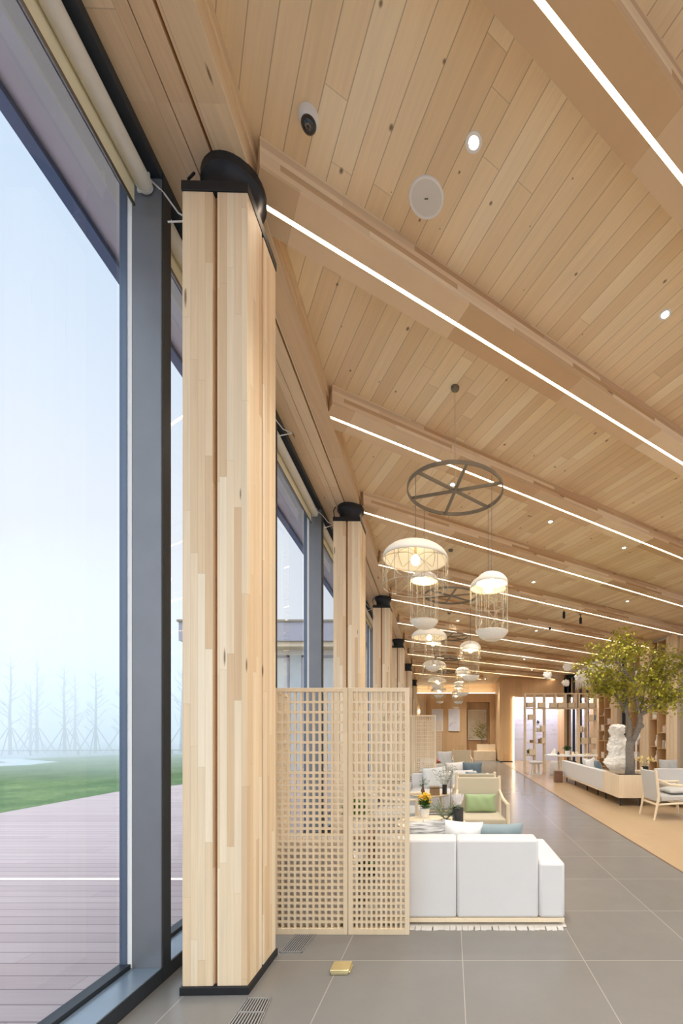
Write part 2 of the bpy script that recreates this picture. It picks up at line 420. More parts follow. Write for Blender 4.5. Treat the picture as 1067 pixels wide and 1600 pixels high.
# window wall frame of reference
def wall_thing(name, ly=0, label=None, cat=None, group=None, kind=None, lx=0, z=0):
    x, y = WP(lx, ly); return thing(name, label, cat, (x, y, z), WR, group, kind)
def zb(ly, lx=-1.3):
    x, y = WP(lx, ly); return zc(x, y) - .2

# edge beam along the window wall: planks with gaps, on the column heads
eb = wall_thing('edge_beam', kind='structure')
L0, L1 = -3.0, 21.8
def sl(mb, x0, x1, dz0, dz1):
    return mb.hexa([(x0,L0,zb(L0)+dz0),(x1,L0,zb(L0)+dz0),(x1,L1,zb(L1)+dz0),(x0,L1,zb(L1)+dz0),(x0,L0,zb(L0)+dz1),(x1,L0,zb(L0)+dz1),(x1,L1,zb(L1)+dz1),(x0,L1,zb(L1)+dz1)])
obj('outer_plank', sl(MB(), -1.672, -1.452, 0, .3), M['edge'], eb, bevel=.003)
obj('middle_plank', sl(MB(), -1.447, -1.335, 0, .3), M['edge'], eb, bevel=.003)
obj('inner_plank', sl(MB(), -1.318, -1.14, 0, .3), M['edge'], eb, bevel=.003)
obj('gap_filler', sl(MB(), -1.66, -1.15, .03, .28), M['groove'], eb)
obj('cornice_moulding', sl(MB(), -1.16, -1.122, .12, .3), M['edge'], eb, bevel=.004)

# columns: four glulam posts around a recessed core, black steel foot and head
def zcol(ly): return CAM_H + 3.125 - .0577*(ly - 2.543)
for k in range(0, 6):
    ly = 2.543 + BAY*k; zt = zcol(ly)
    t = wall_thing('timber_column', ly, 'glulam timber column of four posts with black steel foot and head, %s in the row along the windows' % ORD[k], 'column', 'timber columns along the window wall', 'structure')
    cw, cdp, g = .368, .43, .024
    for ix in (0, 1):
        for iy in (0, 1):
            x0 = -1.470 + ix*(cw/2 + g/2); y0 = iy*(cdp/2 + g/2)
            obj('post', MB().box(x0, x0+cw/2-g/2, y0, y0+cdp/2-g/2, .045, zt-.055), M['column'], t, bevel=.004)
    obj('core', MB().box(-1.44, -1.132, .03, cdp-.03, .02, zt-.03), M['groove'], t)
    obj('base_plate', MB().box(-1.480, -1.092, -.012, cdp+.012, .0, .045), M['black'], t, bevel=.002)
    obj('cap_plate', MB().box(-1.474, -1.098, -.006, cdp+.006, zt-.055, zt), M['black'], t, bevel=.002)
    cx, cy = -1.275, cdp/2; zt2 = zb(ly+cy, cx)
    h = zt2 - zt
    obj('head_drum', MB().lathe([(.15,0),(.15,h*.15),(.152,h*.5),(.165,h*.72),(.185,h*.8),(.185,h+.012)], (cx,cy,zt), 32), M['black'], t, smooth='auto')
    obj('head_wire', MB().tube([(cx-.16,cy-.1,zt+.03),(cx-.2,cy-.12,zt+.05),(cx-.215,cy-.12,zt+h*.6),(cx-.19,cy-.1,zt+h*.9)], .007, 6), M['black'], t, smooth=True)

# glazed bays: mullion, sill, header, pane
MUL = [.904 + 1.76*i for i in range(-2, 12)]
for i in range(len(MUL) - 1):
    a, b = MUL[i], MUL[i+1]
    t = wall_thing('window_%d' % (i+1), a, kind='structure')
    Lb = b - a; zt0, zt1 = zb(a)-.0, zb(b)-.0
    mu = obj('mullion', MB().box(-1.835, -1.662, 0, .078, .0, zt0-.02), M['steel'], t, bevel=.004)
    obj('mullion_cover', MB().box(-1.8615, -1.656, .06, .082, .09, zt0-.02).box(-1.66, -1.655, .005, .082, 0, zt0-.02), M['dark_steel'], mu)
    obj('glazing_bead', MB().box(-1.905, -1.862, -.004, .03, .05, zt0-.02), M['bead'], mu)
    obj('gasket', MB().box(-1.8615, -1.8352, 0, .02, .09, zt0-.02), M['white_plastic'], mu)
    obj('sill', MB().box(-1.84, -1.662, 0, Lb, 0, .09), M['sill'], t, bevel=.003)
    obj('sill_face', MB().box(-1.668, -1.656, 0, Lb, 0, .087), M['dark_steel'], t)
    obj('sill_bead', MB().box(-1.91, -1.842, 0, Lb, -.05, .115), M['dark_steel'], t)
    hd = MB(); 
    def hx(x0, x1, d0, d1): hd.hexa([(x0,0,zt0+d0),(x1,0,zt0+d0),(x1,Lb,zt1+d0),(x0,Lb,zt1+d0),(x0,0,zt0+d1),(x1,0,zt0+d1),(x1,Lb,zt1+d1),(x0,Lb,zt1+d1)])
    hx(-1.90, -1.66, -.06, .2)
    obj('header', hd, M['dark_steel'], t)
    pn = MB(); pn.add([(-1.88,.02,.1),(-1.88,Lb-.02,.1),(-1.88,Lb-.02,zt1-.05),(-1.88,.02,zt0-.05)], [(0,1,2,3)])
    obj('pane', pn, M['glass'], t)

# roller blinds hung under the header, one per bay
blab = ['over the camera','before the first column','behind the first column','after the first column','before the second column','after the second column','before the third column','after the third column','before the fourth column','after the fourth column','before the fifth column','after the fifth column','at the far end']
for i in range(1, len(MUL) - 1):
    a, b = MUL[i], MUL[i+1]; Lb = b - a
    t = wall_thing('roller_blind', a, 'cream roller blind wound up under the window header, %s' % blab[min(i-0, 12)], 'blind', 'roller blinds along the window wall')
    z0, z1 = zb(a) - .125, zb(b) - .125
    xb = -1.745
    obj('roller_tube', MB().tube([(xb, .10, z0-.004), (xb, Lb-.03, z1)], .048, 14), M['blind_tube'], t, smooth='auto')
    sg = (z1 - z0)/Lb
    obj('blind_cloth', MB().hexa([(xb-.047,.11,z0-.14),(xb-.0445,.11,z0-.14),(xb-.0445,Lb-.045,z1-.14),(xb-.047,Lb-.045,z1-.14),(xb-.047,.11,z0),(xb-.0445,.11,z0),(xb-.0445,Lb-.045,z1),(xb-.047,Lb-.045,z1)]), M['blind'], t)
    obj('bottom_bar', MB().tube([(xb-.046,.11,z0-.145),(xb-.046,Lb-.045,z1-.145)], .009, 8), M['gunmetal'], t, smooth=True)
    obj('bracket', MB().box(xb-.04, xb+.03, Lb-.03, Lb-.02, z1-.045, z1+.07).tube([(xb,Lb-.026,z1),(xb,Lb-.006,z1)], .04, 14), M['white_plastic'], t, smooth='auto')
    pc = [(xb+.03, Lb-.025, z1+.03), (xb+.09, Lb+.01, z1-.005), (xb+.16, Lb+.04, z1-.09), (xb+.245, Lb+.06, z1-.12), (xb+.2, Lb+.03, z1-.15), (xb+.12, Lb+.0, z1-.19)]
    obj('power_cable', MB().tube(pc, .005, 6), M['white_plastic'], t, smooth=True)

# eave outside the glass
ev = wall_thing('eave', kind='structure')
def sl2(x0, x1, d0, d1, mb=None):
    mb = mb or MB(); return mb.hexa([(x0,L0,zb(L0)+d0),(x1,L0,zb(L0)+d0),(x1,L1,zb(L1)+d0),(x0,L1,zb(L1)+d0),(x0,L0,zb(L0)+d1),(x1,L0,zb(L0)+d1),(x1,L1,zb(L1)+d1),(x0,L1,zb(L1)+d1)])
obj('soffit', sl2(-2.30, -1.90, .02, .3), M['ext_soffit'], ev)
obj('soffit_reflection', sl2(-2.06, -1.97, .012, .03), M['white_plastic'], ev)  # pale strip painted in for the reflection on the soffit
obj('fascia', sl2(-2.37, -2.29, -.02, .34), M['ext_fascia'], ev)

# far end: panelled walls with a lit cove, a painting alcove and an open bay with a lit white wall
ZT = 5.2
fw = MB()
# lower panelled wall with alcove opening (px 729..765, y 1097..1187)
Yb = 23.5
def bx(px): return (px - VX)/F*Yb
fw.box(-2.1, bx(729), Yb, Yb+.5, 0, 3.5); fw.box(bx(765), 2.42, Yb, Yb+.5, 0, 3.5); fw.box(bx(729), bx(765), Yb, Yb+.5, 1.5+45/F*Yb, 3.5)
struct('wall_far', fw, M['panel'])
struct('wall_alcove', MB().box(bx(727), bx(767), Yb+.5, Yb+.56, 0, 3.2).box(bx(729), bx(765), Yb+.02, Yb+.5, 0, .42), M['panel'])
struct('wall_far_upper', MB().box(-2.1, 2.42, Yb+.35, Yb+.45, 3.5, ZT), M['pale_oak'])
cv = MB().box(-2.05, 2.38, Yb+.06, Yb+.10, 3.505, 3.53)
tag(obj('cove_light', cv, M['cove']), 'warm strip light lying on the ledge of the far panelled wall', 'light')
# return and front panel, then lintel above the lit bay
struct('wall_panel', MB().box(2.35, 2.98, 21.1, 23.9, .06, ZT).box(2.98, 6.2, 21.1, 21.25, 3.12, ZT), M['panel'])
struct('baseboard_panel', MB().box(2.37, 2.98, 21.12, 23.4, 0, .06), M['black'])
struct('wall_right_return', MB().box(5.42, 6.5, 21.1, 22.4, 0, ZT), M['panel'])
def scribble():
    m, t, b = base('white_wall_with_faint_script')
    tc = t.new('ShaderNodeTexCoord').outputs['Object']; sp = t.new('ShaderNodeSeparateXYZ'); t.put(sp.inputs[0], tc)
    z = sp.outputs[2]; x = sp.outputs[0]
    row = t.m('FLOOR', t.m('MULTIPLY', z, 4.2)); fz = t.m('FRACT', t.m('MULTIPLY', z, 4.2))
    band = t.m('MULTIPLY', t.m('GREATER_THAN', fz, .3), t.m('LESS_THAN', fz, .72))
    wrd = t.noise(t.comb(t.m('MULTIPLY', x, 2.2), t.m('MULTIPLY', row, 3.1)), 1.0, 1)
    st = t.noise(t.comb(t.m('MULTIPLY', x, 26.0), t.m('MULTIPLY', z, 30.0)), 1.0, 2)
    k = t.m('MULTIPLY', t.m('MULTIPLY', band, t.map(st, .5, .56)), t.map(wrd, .48, .56))
    k = t.m('MULTIPLY', k, t.m('MULTIPLY', t.m('GREATER_THAN', z, .9), t.m('LESS_THAN', z, 2.8)))
    t.l.new(t.mix(t.m('MULTIPLY', k, .5), srgb(212,220,248), srgb(150,146,158)), b.inputs['Base Color']); b.inputs['Roughness'].default_value = .7
    return m
M['script'] = scribble()
struct('wall_script', MB().box(2.98, 5.45, 22.3, 22.4, 0, 3.4), M['script'])
struct('trim_2', MB().box(2.985, 3.02, 21.05, 21.12, 0, 3.12), M['cove'])
# washer lights over the script wall (in the soffit of the open bay)
for xx in (3.4, 4.2, 5.0):
    ld = bpy.data.lights.new('wall_washer', 'AREA'); ld.energy = 13; ld.size = .5; ld.color = (.82, .87, 1); lo = bpy.data.objects.new('wall_washer', ld); COL.objects.link(lo)
    lo.location = (xx, 21.6, 3.7); lo.rotation_euler = (math.radians(35), 0, 0)
struct('wall_bay_ceiling', MB().box(2.98, 5.45, 21.2, 22.4, 3.8, 3.9), M['pale_oak'])
# ------------------------------------------------------------------ things on the ceiling
def ceil_pt(px, py):
    a = (px - VX)/F; b = (VY - py)/F
    Y = (3.55 + .0278*1.18 + .057*2.61) / (b + .057 - .0278*a)
    return Vector((a*Y, Y, zc(a*Y, Y)))
TILT = (math.atan(-.057), -math.atan(.0278), 0)
def downlight(p, label, lit=True, energy=70, r=.040):
    t = thing('downlight', label, 'ceiling light', p, 0, 'recessed ceiling downlights'); energy = 76 if p[1] > 8 else 90; t.rotation_euler = TILT
    obj('trim_ring', MB().lathe([(r*.72,-.001),(r*.8,-.006),(r*1.25,-.005),(r*1.3,.002),(r*.72,.004)], (0,0,0), 24), M['white_plastic'], t, smooth='auto')
    obj('lens', MB().lathe([(1e-6,-.003),(r*.5,-.0035),(r*.74,-.001),(r*.74,.003)], (0,0,0), 20), M['downlight'], t, smooth=True)
    ld = bpy.data.lights.new('downlight_beam', 'SPOT'); ld.energy = energy; ld.spot_size = math.radians(108); ld.spot_blend = .8; ld.shadow_soft_size = .12; ld.color = (1, .97, .92)
    lo = bpy.data.objects.new('downlight_beam', ld); COL.objects.link(lo); lo.parent = t; lo.location = (0,0,-.03)
    return t
DLE = 74
for px, py, lab in ((740,222,'lit round downlight in the ceiling boards beside the round speaker'),
                    (1039,491,'lit round downlight beyond the speaker, close to the lit rafter'),
                    (707,757,'small lit downlight seen through the nearest chandelier hoop'),
                    (860,815,'small downlight in the bay right of the nearest chandelier hoop'),
                    (975,856,'small downlight in the ceiling bay above the indoor tree')):
    downlight(ceil_pt(px, py), lab, energy=DLE)
# extra lamps added to brighten the hall, the far wall and behind the camera
extra = [(-.2,.4),(2.2,.9),(4.6,2.0),(4.2,5.2),(6.9,4.2),(6.6,7.2),(1.8,9.6),(4.4,11.0),(0.2,12.2),(2.6,13.4),(5.6,13.2),(.4,16.0),(2.9,17.4),(.6,19.6),(3.6,19.6),(1.6,-1.6),(4.4,-1.2),(7.4,.6),(-.7,-.6),(.7,-.9),(-.6,-2.2),(-.6,21.8),(.6,22.2),(1.7,21.6)]
extra_lab = ['in the ceiling boards just above the camera','in the bay behind the near lit rafter','off to the right of the near lit rafter','in the bay over the wide aisle','far to the right over the lounge','over the pale armchair by the planter','between the second and third chandeliers','over the white sculpture','beyond the third chandelier','near the shelf partition','above the bookcase wall','near the fifth column','above the white table','by the far wall','in front of the lit white wall','behind the camera position','behind the camera over the warm floor','behind the camera near the windows','behind the camera by the window wall','behind the camera over the tiled aisle','at the very back by the window wall','over the far wall, left of three','over the far wall, in the middle','over the far wall, right of three']
for (x, y), l in zip(extra, extra_lab):
    downlight((x, y, zc(x, y)), 'added fill downlight %s' % l, energy=DLE)

p = ceil_pt(666, 309)
t = thing('ceiling_speaker', 'round white speaker set flush in the ceiling boards', 'speaker', p); t.rotation_euler = TILT
obj('frame', MB().lathe([(.100,-.003),(.104,-.009),(.114,-.008),(.118,.002),(.1,.003)], (0,0,0), 48), M['white_plastic'], t, smooth='auto')
obj('grille', MB().lathe([(1e-6,-.007),(.06,-.0065),(.101,-.004),(.101,.003)], (0,0,0), 48), M['speaker_cloth'], t, smooth='auto')
obj('badge', MB().box(-.012,.012,-.003,.003,-.0095,-.0065), M['lens'], t)

p = ceil_pt(482, 182)
t = thing('dome_camera', 'white dome security camera on the ceiling near the first column', 'security camera', p); t.rotation_euler = TILT
obj('housing', MB().lathe([(.058,.002),(.058,-.012),(.055,-.035),(.046,-.05),(.044,-.05)], (0,0,0), 36), M['white_plastic'], t, smooth='auto')
e = obj('eyeball', MB().lathe([(.0440*math.cos(a), -.046-.042*math.sin(a)) for a in [i*PI/2/8 for i in range(8)]] + [(1e-6,-.088)], (0,0,0), 28), M['lens'], t, smooth=True)
obj('lens_ring', MB().ring((.0,-.012,-.083), .013, .004, 24, 6), M['gunmetal'], e, smooth=True)

# ------------------------------------------------------------------ hoop chandeliers with paper domes
def dome_prof(r, h, n=9):
    return [(max(r*math.sin(PI/2*(i/n)**.92),.012), h*math.cos(PI/2*(i/n)**.92)) for i in range(n+1)]
def chandelier(loc, label):
    zr = 3.93
    t = thing('hoop_chandelier', label, 'chandelier', (loc[0], loc[1], zr), loc[2], 'hoop chandeliers with white paper domes')
    R = .48
    obj('hoop', MB().lathe([(R-.006,-.018),(R+.006,-.018),(R+.006,.018),(R-.006,.018),(R-.006,-.018)], (0,0,0), 72), M['gunmetal'], t, smooth='auto')
    for a2 in (.74, .74+PI/3, .74+2*PI/3):
        c, s_ = math.cos(a2), math.sin(a2); wd = .012
        q = [(c*R-s_*wd, s_*R+c*wd), (-c*R-s_*wd, -s_*R+c*wd), (-c*R+s_*wd, -s_*R-c*wd), (c*R+s_*wd, s_*R-c*wd)]
        obj('spoke', MB().prism(q[::-1], -.012, .012), M['gunmetal'], t)
    zt = zc(loc[0], loc[1]) - zr
    obj('canopy', MB().lathe([(.001,-.03),(.035,-.03),(.042,-.02),(.042,.006)], (0,0,zt), 24), M['gunmetal'], t, smooth='auto')
    ca = MB().tube([(0,0,.01),(0,0,zt-.02)], .0025, 5)
    for a in (.4, 2.5, 4.6): ca.tube([(math.cos(a)*R, math.sin(a)*R, .02),(0,0,min(zt*.95,.75))], .0014, 4)
    obj('suspension_cord', ca, M['wire'], t)
    specs = [  # x, y, rim radius, rim z, dome height, cage bottom z, bowl?
        (-.375, -.31, .310, 3.107, .165, 2.85, False),
        (-.335, .36, .152, 3.14, .10, 2.70, True),
        (.364, .35, .200, 3.05, .14, 2.86, False),
        (.345, -.286, .153, 2.895, .11, 2.44, True)]
    rnd = random.Random(3)
    for (x, y, r, z, h, zbm, bowl) in specs:
        z -= zr; zb_ = zbm - zr
        pen = obj('pendant_shade', MB().shell(dome_prof(r, h), .004, (x,y,z), 40), M['paper'], t, smooth=True)
        cab = MB().tube([(x,y,z+h-.02),(x,y,-.01)], .003, 6)
        obj('cable', cab, M['gunmetal'], pen)
        obj('lamp_holder', MB().lathe([(.012,.045),(.014,.05),(.014,h-.005),(.008,h)], (x,y,z), 14), M['brass'], pen, smooth='auto')
        obj('bulb', MB().lathe([(1e-6,-.048),(.022,-.044),(.038,-.026),(.044,-.004),(.040,.016),(.026,.035),(.013,.05)], (x,y,z+.002), 18), M['bulb'], pen, smooth=True)
        wr = MB(); nb = 14 if r > .25 else 12; wt_ = .0026 if r > .25 else .0021
        for k in range(nb):
            a = 2*PI*k/nb + .1
            wr.tube([(x+r*.985*math.cos(a), y+r*.985*math.sin(a), z), (x+r*.985*math.cos(a), y+r*.985*math.sin(a), zb_)], wt_, 4, cap=False)
        wr.ring((x,y,zb_), r*.985, wt_*1.4, 40, 5); wr.ring((x,y,z), r*.985, wt_*1.4, 40, 5)
        # looping wires between the uprights, and crossed ribs inside the dome
        for off in (0, PI):
            loop = []
            for k in range(73):
                a = 2*PI*k/72; loop.append((x+r*.985*math.cos(a), y+r*.985*math.sin(a), z + (zb_-z)*(.5+.47*math.sin(a*(3 if r>.25 else 2)+off+.6)) if not bowl else zb_ + .16*(.5+.5*math.sin(a*4+off))))
            wr.tube(loop, wt_*.8, 4, cap=False)
        for k in range(6 if r > .18 else 0):
            a0 = 2*PI*k/6; arc = []
            for j in range(13):
                u = j/12; a = a0 + u*2.1; rr = r*(.975 - .75*math.sin(PI*u)*.62)
                zz = z + h*math.cos(math.asin(min(rr/r, .999)))*.93 - .004
                arc.append((x+rr*math.cos(a), y+rr*math.sin(a), zz))
            wr.tube(arc, wt_*1.2, 4, cap=False)
        obj('wire_cage', wr, M['wire'], pen)
        if bowl:
            nrib = 44
            pf = [(r*.30,-.080),(r*.34,-.084),(r*.62,-.066),(r*.86,-.034),(r*.99,-.004),(r*1.0,.004),(r*.97,.004),(r*.84,-.028),(r*.6,-.058),(r*.3,-.072)]
            obj('paper_bowl', MB().lathe(pf, (x,y,zb_), 88, fn=lambda a, zz: 1 + .012*math.cos(a*nrib)), M['paper'], pen, smooth=True)
    return t
clab = ['hoop chandelier with four white domes hanging first in the row, above the near white sofa',
        'hoop chandelier with white domes hanging second in the row, beside the second timber column',
        'hoop chandelier with white domes hanging third in the row down the hall',
        'hoop chandelier with white domes hanging fourth in the row down the hall',
        'farthest hoop chandelier with white domes, fifth in the row before the far wall']
proto = None
for i in range(5):
    x = .045 - .012*BAY*i; y = 4.47 + BAY*i
    if i == 0: proto = chandelier((x, y, 0), clab[0])
    else:
        o = dup(proto, (x, y, 3.93 + .012*i), 0, clab[i])
        dz = (zc(x, y) - 3.93 - .012*i) - (zc(.045, 4.47) - 3.93)
        for c in o.children:                       # the ceiling comes down, so the canopy and cord shorten
            if c.name.startswith('canopy'): c.location.z += dz
            if c.name.startswith('suspension_cord'): 
                k = (zc(x, y) - 3.93 - .012*i) / (zc(.045, 4.47) - 3.93); c.scale.z = k

# ------------------------------------------------------------------ lattice screens
def lattice(W, H, t=.018, fr=.034):
    """One screen leaf in the xz plane, x 0..W: frame and a grid whose top rows are taller."""
    f = MB().box(0, fr, -t, t, 0, H).box(W-fr, W, -t, t, 0, H).box(fr, W-fr, -t, t, 0, .045).box(fr, W-fr, -t, t, H-.03, H)
    g = MB(); nx = 11; bar = .0165; ins = W - 2*fr; pit = (ins + bar)/nx
    for k in range(1, nx): x = fr + k*pit - bar; g.box(x, x+bar, -t*.62, t*.62, .045, H-.03)
    zs = []; z = .045; pz = .0457
    zt = H - .03 - 8*.0745
    n = int((zt - .045)/pz); pz = (zt-.045)/n
    for k in range(1, n+1): zs.append(.045 + k*pz)
    for k in range(1, 8): zs.append(zt + k*.0745)
    for z in zs: g.box(fr, W-fr, -t*.6, t*.6, z-bar/2, z+bar/2)
    return f, g
def leaf(parent, W, H, x, y, a):
    f, g = lattice(W, H)
    o = obj('screen_leaf', f, M['screen'], parent, bevel=.002); o.location = (x, y, 0); o.rotation_euler = (0, 0, a)
    obj('lattice', g, M['screen'], o)
    return o
def folding_screen(x, y, label, W1=.555, W2=.45, H=1.817):
    t = thing('folding_screen', label, 'screen', (x, y, 0), 0, 'pale timber lattice screens')
    leaf(t, W1, H, 0, 0, -.005); leaf(t, W2, H, W1 + .003, -.003, -.004)
    leaf(t, .56, H, .0, .025, PI/2 + .22)
    return t
folding_screen(-1.312, 3.268, 'pale timber lattice folding screen standing beside the nearest timber column')
folding_screen(-1.30, 8.86, 'pale timber lattice folding screen in the second lounge group, behind the armchairs')
folding_screen(-1.30, 14.4, 'farthest pale timber lattice screen, before the painting wall')

# ------------------------------------------------------------------ seating
def sofa(W, label, x, y, rz=0, arm=1, cushions=2, D=.77):
    """Back to the front: back face at local y = 0, seat opening towards +y, x from 0 to W; arm on the +x end."""
    t = thing('white_sofa', label, 'sofa', (x, y, .012), rz, 'white lounge sofas')
    aw = .2 if arm else 0
    obj('timber_base', MB().box(.0, W-.005, .0, D-.01, .020, .052), M['pale_oak'], t, bevel=.003)
    obj('plinth', MB().box(.06, W-.08, .05, D-.08, .0, .024), M['pale_oak'], t)
    cw = (W - aw)/cushions
    for k in range(cushions):
        obj('back_cushion', MB().box(k*cw+.001, (k+1)*cw-.001, .0, .20, .053, .655), M['sofa'], t, bevel=.022, seg=3)
        obj('seat_cushion', MB().box(k*cw+.002, (k+1)*cw-.002, .19, D-.0, .053, .39), M['sofa'], t, bevel=.04, seg=3)
    if arm: obj('arm', MB().box(W-aw+.001, W, -.004, D, .053, .478), M['sofa'], t, bevel=.025, seg=3)
    return t
def pillow(name, label, w, h, th, mat, loc, tilt, rz, group=None, roll=0):
    """A soft cushion standing on its lower edge, leaning by tilt."""
    n = 14; mb = MB(); top = []; 
    def pt(i, j, sgn):
        u = -1 + 2*i/n; v = -1 + 2*j/n
        e = max((1-abs(u)**2.6)*(1-abs(v)**2.6), 0)**.5
        xx = u*w/2*(1 - .07*(1-v*v)*0 - .06*(1-abs(v)**2)*abs(u)); zz = v*h/2*(1 - .07*(1-abs(u)**2)*abs(v))
        wr = .006*math.sin(9*u+3*v+len(label))*e
        return (xx, sgn*(th/2*e) + wr, zz + h/2)
    idx = {}
    for sgn in (1, -1):
        for i in range(n+1):
            for j in range(n+1):
                if sgn == -1 and (i in (0,n) or j in (0,n)): idx[(sgn,i,j)] = idx[(1,i,j)]; continue
                idx[(sgn,i,j)] = len(mb.v); mb.v.append(pt(i,j,sgn))
        for i in range(n):
            for j in range(n):
                q = (idx[(sgn,i,j)], idx[(sgn,i+1,j)], idx[(sgn,i+1,j+1)], idx[(sgn,i,j+1)])
                mb.f.append(q[::-1] if sgn == 1 else q)
    o = obj(name, mb, mat, None, smooth=True)
    o.location = loc; o.rotation_euler = (tilt, roll, rz)
    tag(o, label, 'cushion', group); return o

sofa(1.46, 'white two-seat sofa with timber base, its back to the front beside the lattice screen', -.583, 3.385)
sofa(.46, 'narrow white sofa seat behind the first leaf of the lattice screen', -1.285, 3.312, 0, arm=0, cushions=1)
sz = .40
pillow('cushion', 'grey and white striped cushion on the near white sofa', .36, .36, .15, M['stripe_cloth'], (-.21, 3.73, sz), .14, .05, 'cushions on the near sofa')
pillow('cushion', 'plain white cushion between the striped and blue cushions', .34, .36, .15, M['white_cloth'], (.085, 3.74, sz), .17, -.08, 'cushions on the near sofa', roll=.06)
pillow('cushion', 'blue-grey velvet cushion at the end of the near white sofa', .42, .34, .15, M['blue_cloth'], (.40, 3.78, sz), .24, .03, 'cushions on the near sofa')

def armchair(label, loc, rz, cloth='khaki', W=.70, D=.66, H=.88):
    """Faces -y: front posts at y = 0, back posts at y = D."""
    t = thing('sling_armchair', label, 'armchair', (loc[0], loc[1], loc[2] if len(loc) > 2 else .0), rz, 'pale timber armchairs')
    h = W/2
    for sx in (-1, 1):
        obj('leg', MB().tube([(sx*(h-.03),0,0),(sx*(h-.025),0,.3),(sx*(h-.025),0,.6)], [.016,.024,.023], 12), M['pale_oak'], t, smooth='auto')
        obj('leg', MB().tube([(sx*(h-.06),D+.06,0),(sx*(h-.06),D-.02,.4),(sx*(h-.06),D+.03,H)], [.016,.024,.021], 12), M['pale_oak'], t, smooth='auto')
        obj('arm_rail', MB().tube([(sx*(h-.025),-.02,.585),(sx*(h-.025),D*.35,.58),(sx*(h-.04),D*.7,.60),(sx*(h-.06),D,.68)], [.02,.021,.021,.017], 10), M['pale_oak'], t, smooth='auto')
        obj('side_rail', MB().tube([(sx*(h-.03),0,.30),(sx*(h-.06),D-.01,.26)], .017, 10), M['pale_oak'], t, smooth='auto')
    obj('front_rail', MB().box(-h+.03, h-.03, -.018, .018, .275, .335), M['pale_oak'], t, bevel=.006)
    obj('rear_rail', MB().tube([(-h+.06,D-.01,.25),(h-.06,D-.01,.25)], .017, 10), M['pale_oak'], t, smooth='auto')
    s = MB()
    s.hexa([(-h+.05,-.02,.345),(h-.05,-.02,.345),(h-.07,D-.06,.31),(-h+.07,D-.06,.31),(-h+.05,-.02,.415),(h-.05,-.02,.415),(h-.07,D-.06,.40),(-h+.07,D-.06,.40)])
    obj('seat_cushion', s, M[cloth], t, bevel=.02, seg=3)
    b = MB()
    b.hexa([(-h+.055,D-.05,.30),(h-.055,D-.05,.30),(h-.055,D-.01,.30),(-h+.055,D-.01,.30),(-h+.055,D+.005,H-.025),(h-.055,D+.005,H-.025),(h-.055,D+.045,H-.025),(-h+.055,D+.045,H-.025)])
    obj('sling_back', b, M[cloth], t, bevel=.012, seg=2)
    return t
armchair('khaki sling armchair with a green cushion on its seat, facing the near sofa', (.385, 5.45), 0)
pillow('cushion', 'plump green cushion leaning on the khaki armchair', .42, .25, .13, M['green_cloth'], (.40, 5.93, .405), -.24, 0)
armchair('khaki armchair back to back with the one holding the green cushion', (.375, 7.34), PI)
armchair('pale timber armchair beside the screen edge, turned to the coffee table', (-.45, 6.17), PI/2, 'grey_cloth')
armchair('khaki armchair in the third lounge group, before the stepped platform', (.375, 14.15), 0)

# second and third sofas
sofa(1.72, 'white sofa facing the camera in the second lounge group', .76, 8.78, PI)
pillow('cushion', 'large pale grey cushion on the facing white sofa', .46, .42, .15, M['lgrey_cloth'], (-.30, 8.42, .40), -.30, .0, 'cushions on the facing sofa', roll=-.08)
pillow('cushion', 'cream cushion on the facing white sofa, partly behind a grey-green plant', .42, .36, .14, M['sofa'], (.22, 8.48, .40), -.25, 0, 'cushions on the facing sofa')
pillow('cushion', 'slate blue cushion at the end of the facing white sofa', .40, .32, .14, M['dblue_cloth'], (.47, 8.40, .40), -.3, 0, 'cushions on the facing sofa', roll=.05)
sofa(1.52, 'white sofa turned to the far wall, its back against the facing sofa', -.78, 9.06)
pillow('cushion', 'grey cushion showing above the turned-away sofa, left of the white one', .46, .40, .14, M['grey_cloth'], (-.36, 9.42, .43), .2, 0, 'cushions on the turned-away sofa')
pillow('cushion', 'white cushion showing above the turned-away sofa, in the middle', .40, .42, .14, M['white_cloth'], (.10, 9.44, .43), .2, 0, 'cushions on the turned-away sofa', roll=-.05)
pillow('cushion', 'dark slate cushion showing above the turned-away sofa, right of the white one', .42, .42, .14, M['dblue_cloth'], (.46, 9.42, .43), .2, 0, 'cushions on the turned-away sofa')
sofa(1.0, 'white sofa in the third lounge group under a tall grey cushion', .10, 13.2, PI, arm=0, cushions=1)
pillow('cushion', 'tall grey-blue cushion on the distant sofa beside red flowers', .44, .5, .15, M['grey_cloth'], (-.18, 12.85, .42), -.2, 0)

# rugs
def rug(x0, x1, y0, y1, label):
    t = thing('rug', label, 'rug', (x0, y0, 0), 0, 'pale lounge rugs')
    obj('pile', MB().box(0, x1-x0, .03, y1-y0-.03, .0, .012), M['rug'], t, bevel=.004)
    fr = MB(); n = int((x1-x0)/.045); rr = random.Random(5)
    for k in range(n):
        a = k*.045 + rr.uniform(-.004,.004); wdt = .042
        fr.hexa([(a,-.012-rr.uniform(0,.012),0),(a+wdt,-.012-rr.uniform(0,.012),0),(a+wdt,.035,0),(a,.035,0),(a,-.008,.010),(a+wdt,-.008,.010),(a+wdt,.035,.016),(a,.035,.016)])
    obj('fringe', fr, M['rug'], t, bevel=.003)
rug(-.72, .885, 3.335, 7.25, 'pale fringed rug under the near white sofa and coffee table')
rug(-.9, .86, 8.0, 12.6, 'pale rug under the back to back white sofas')

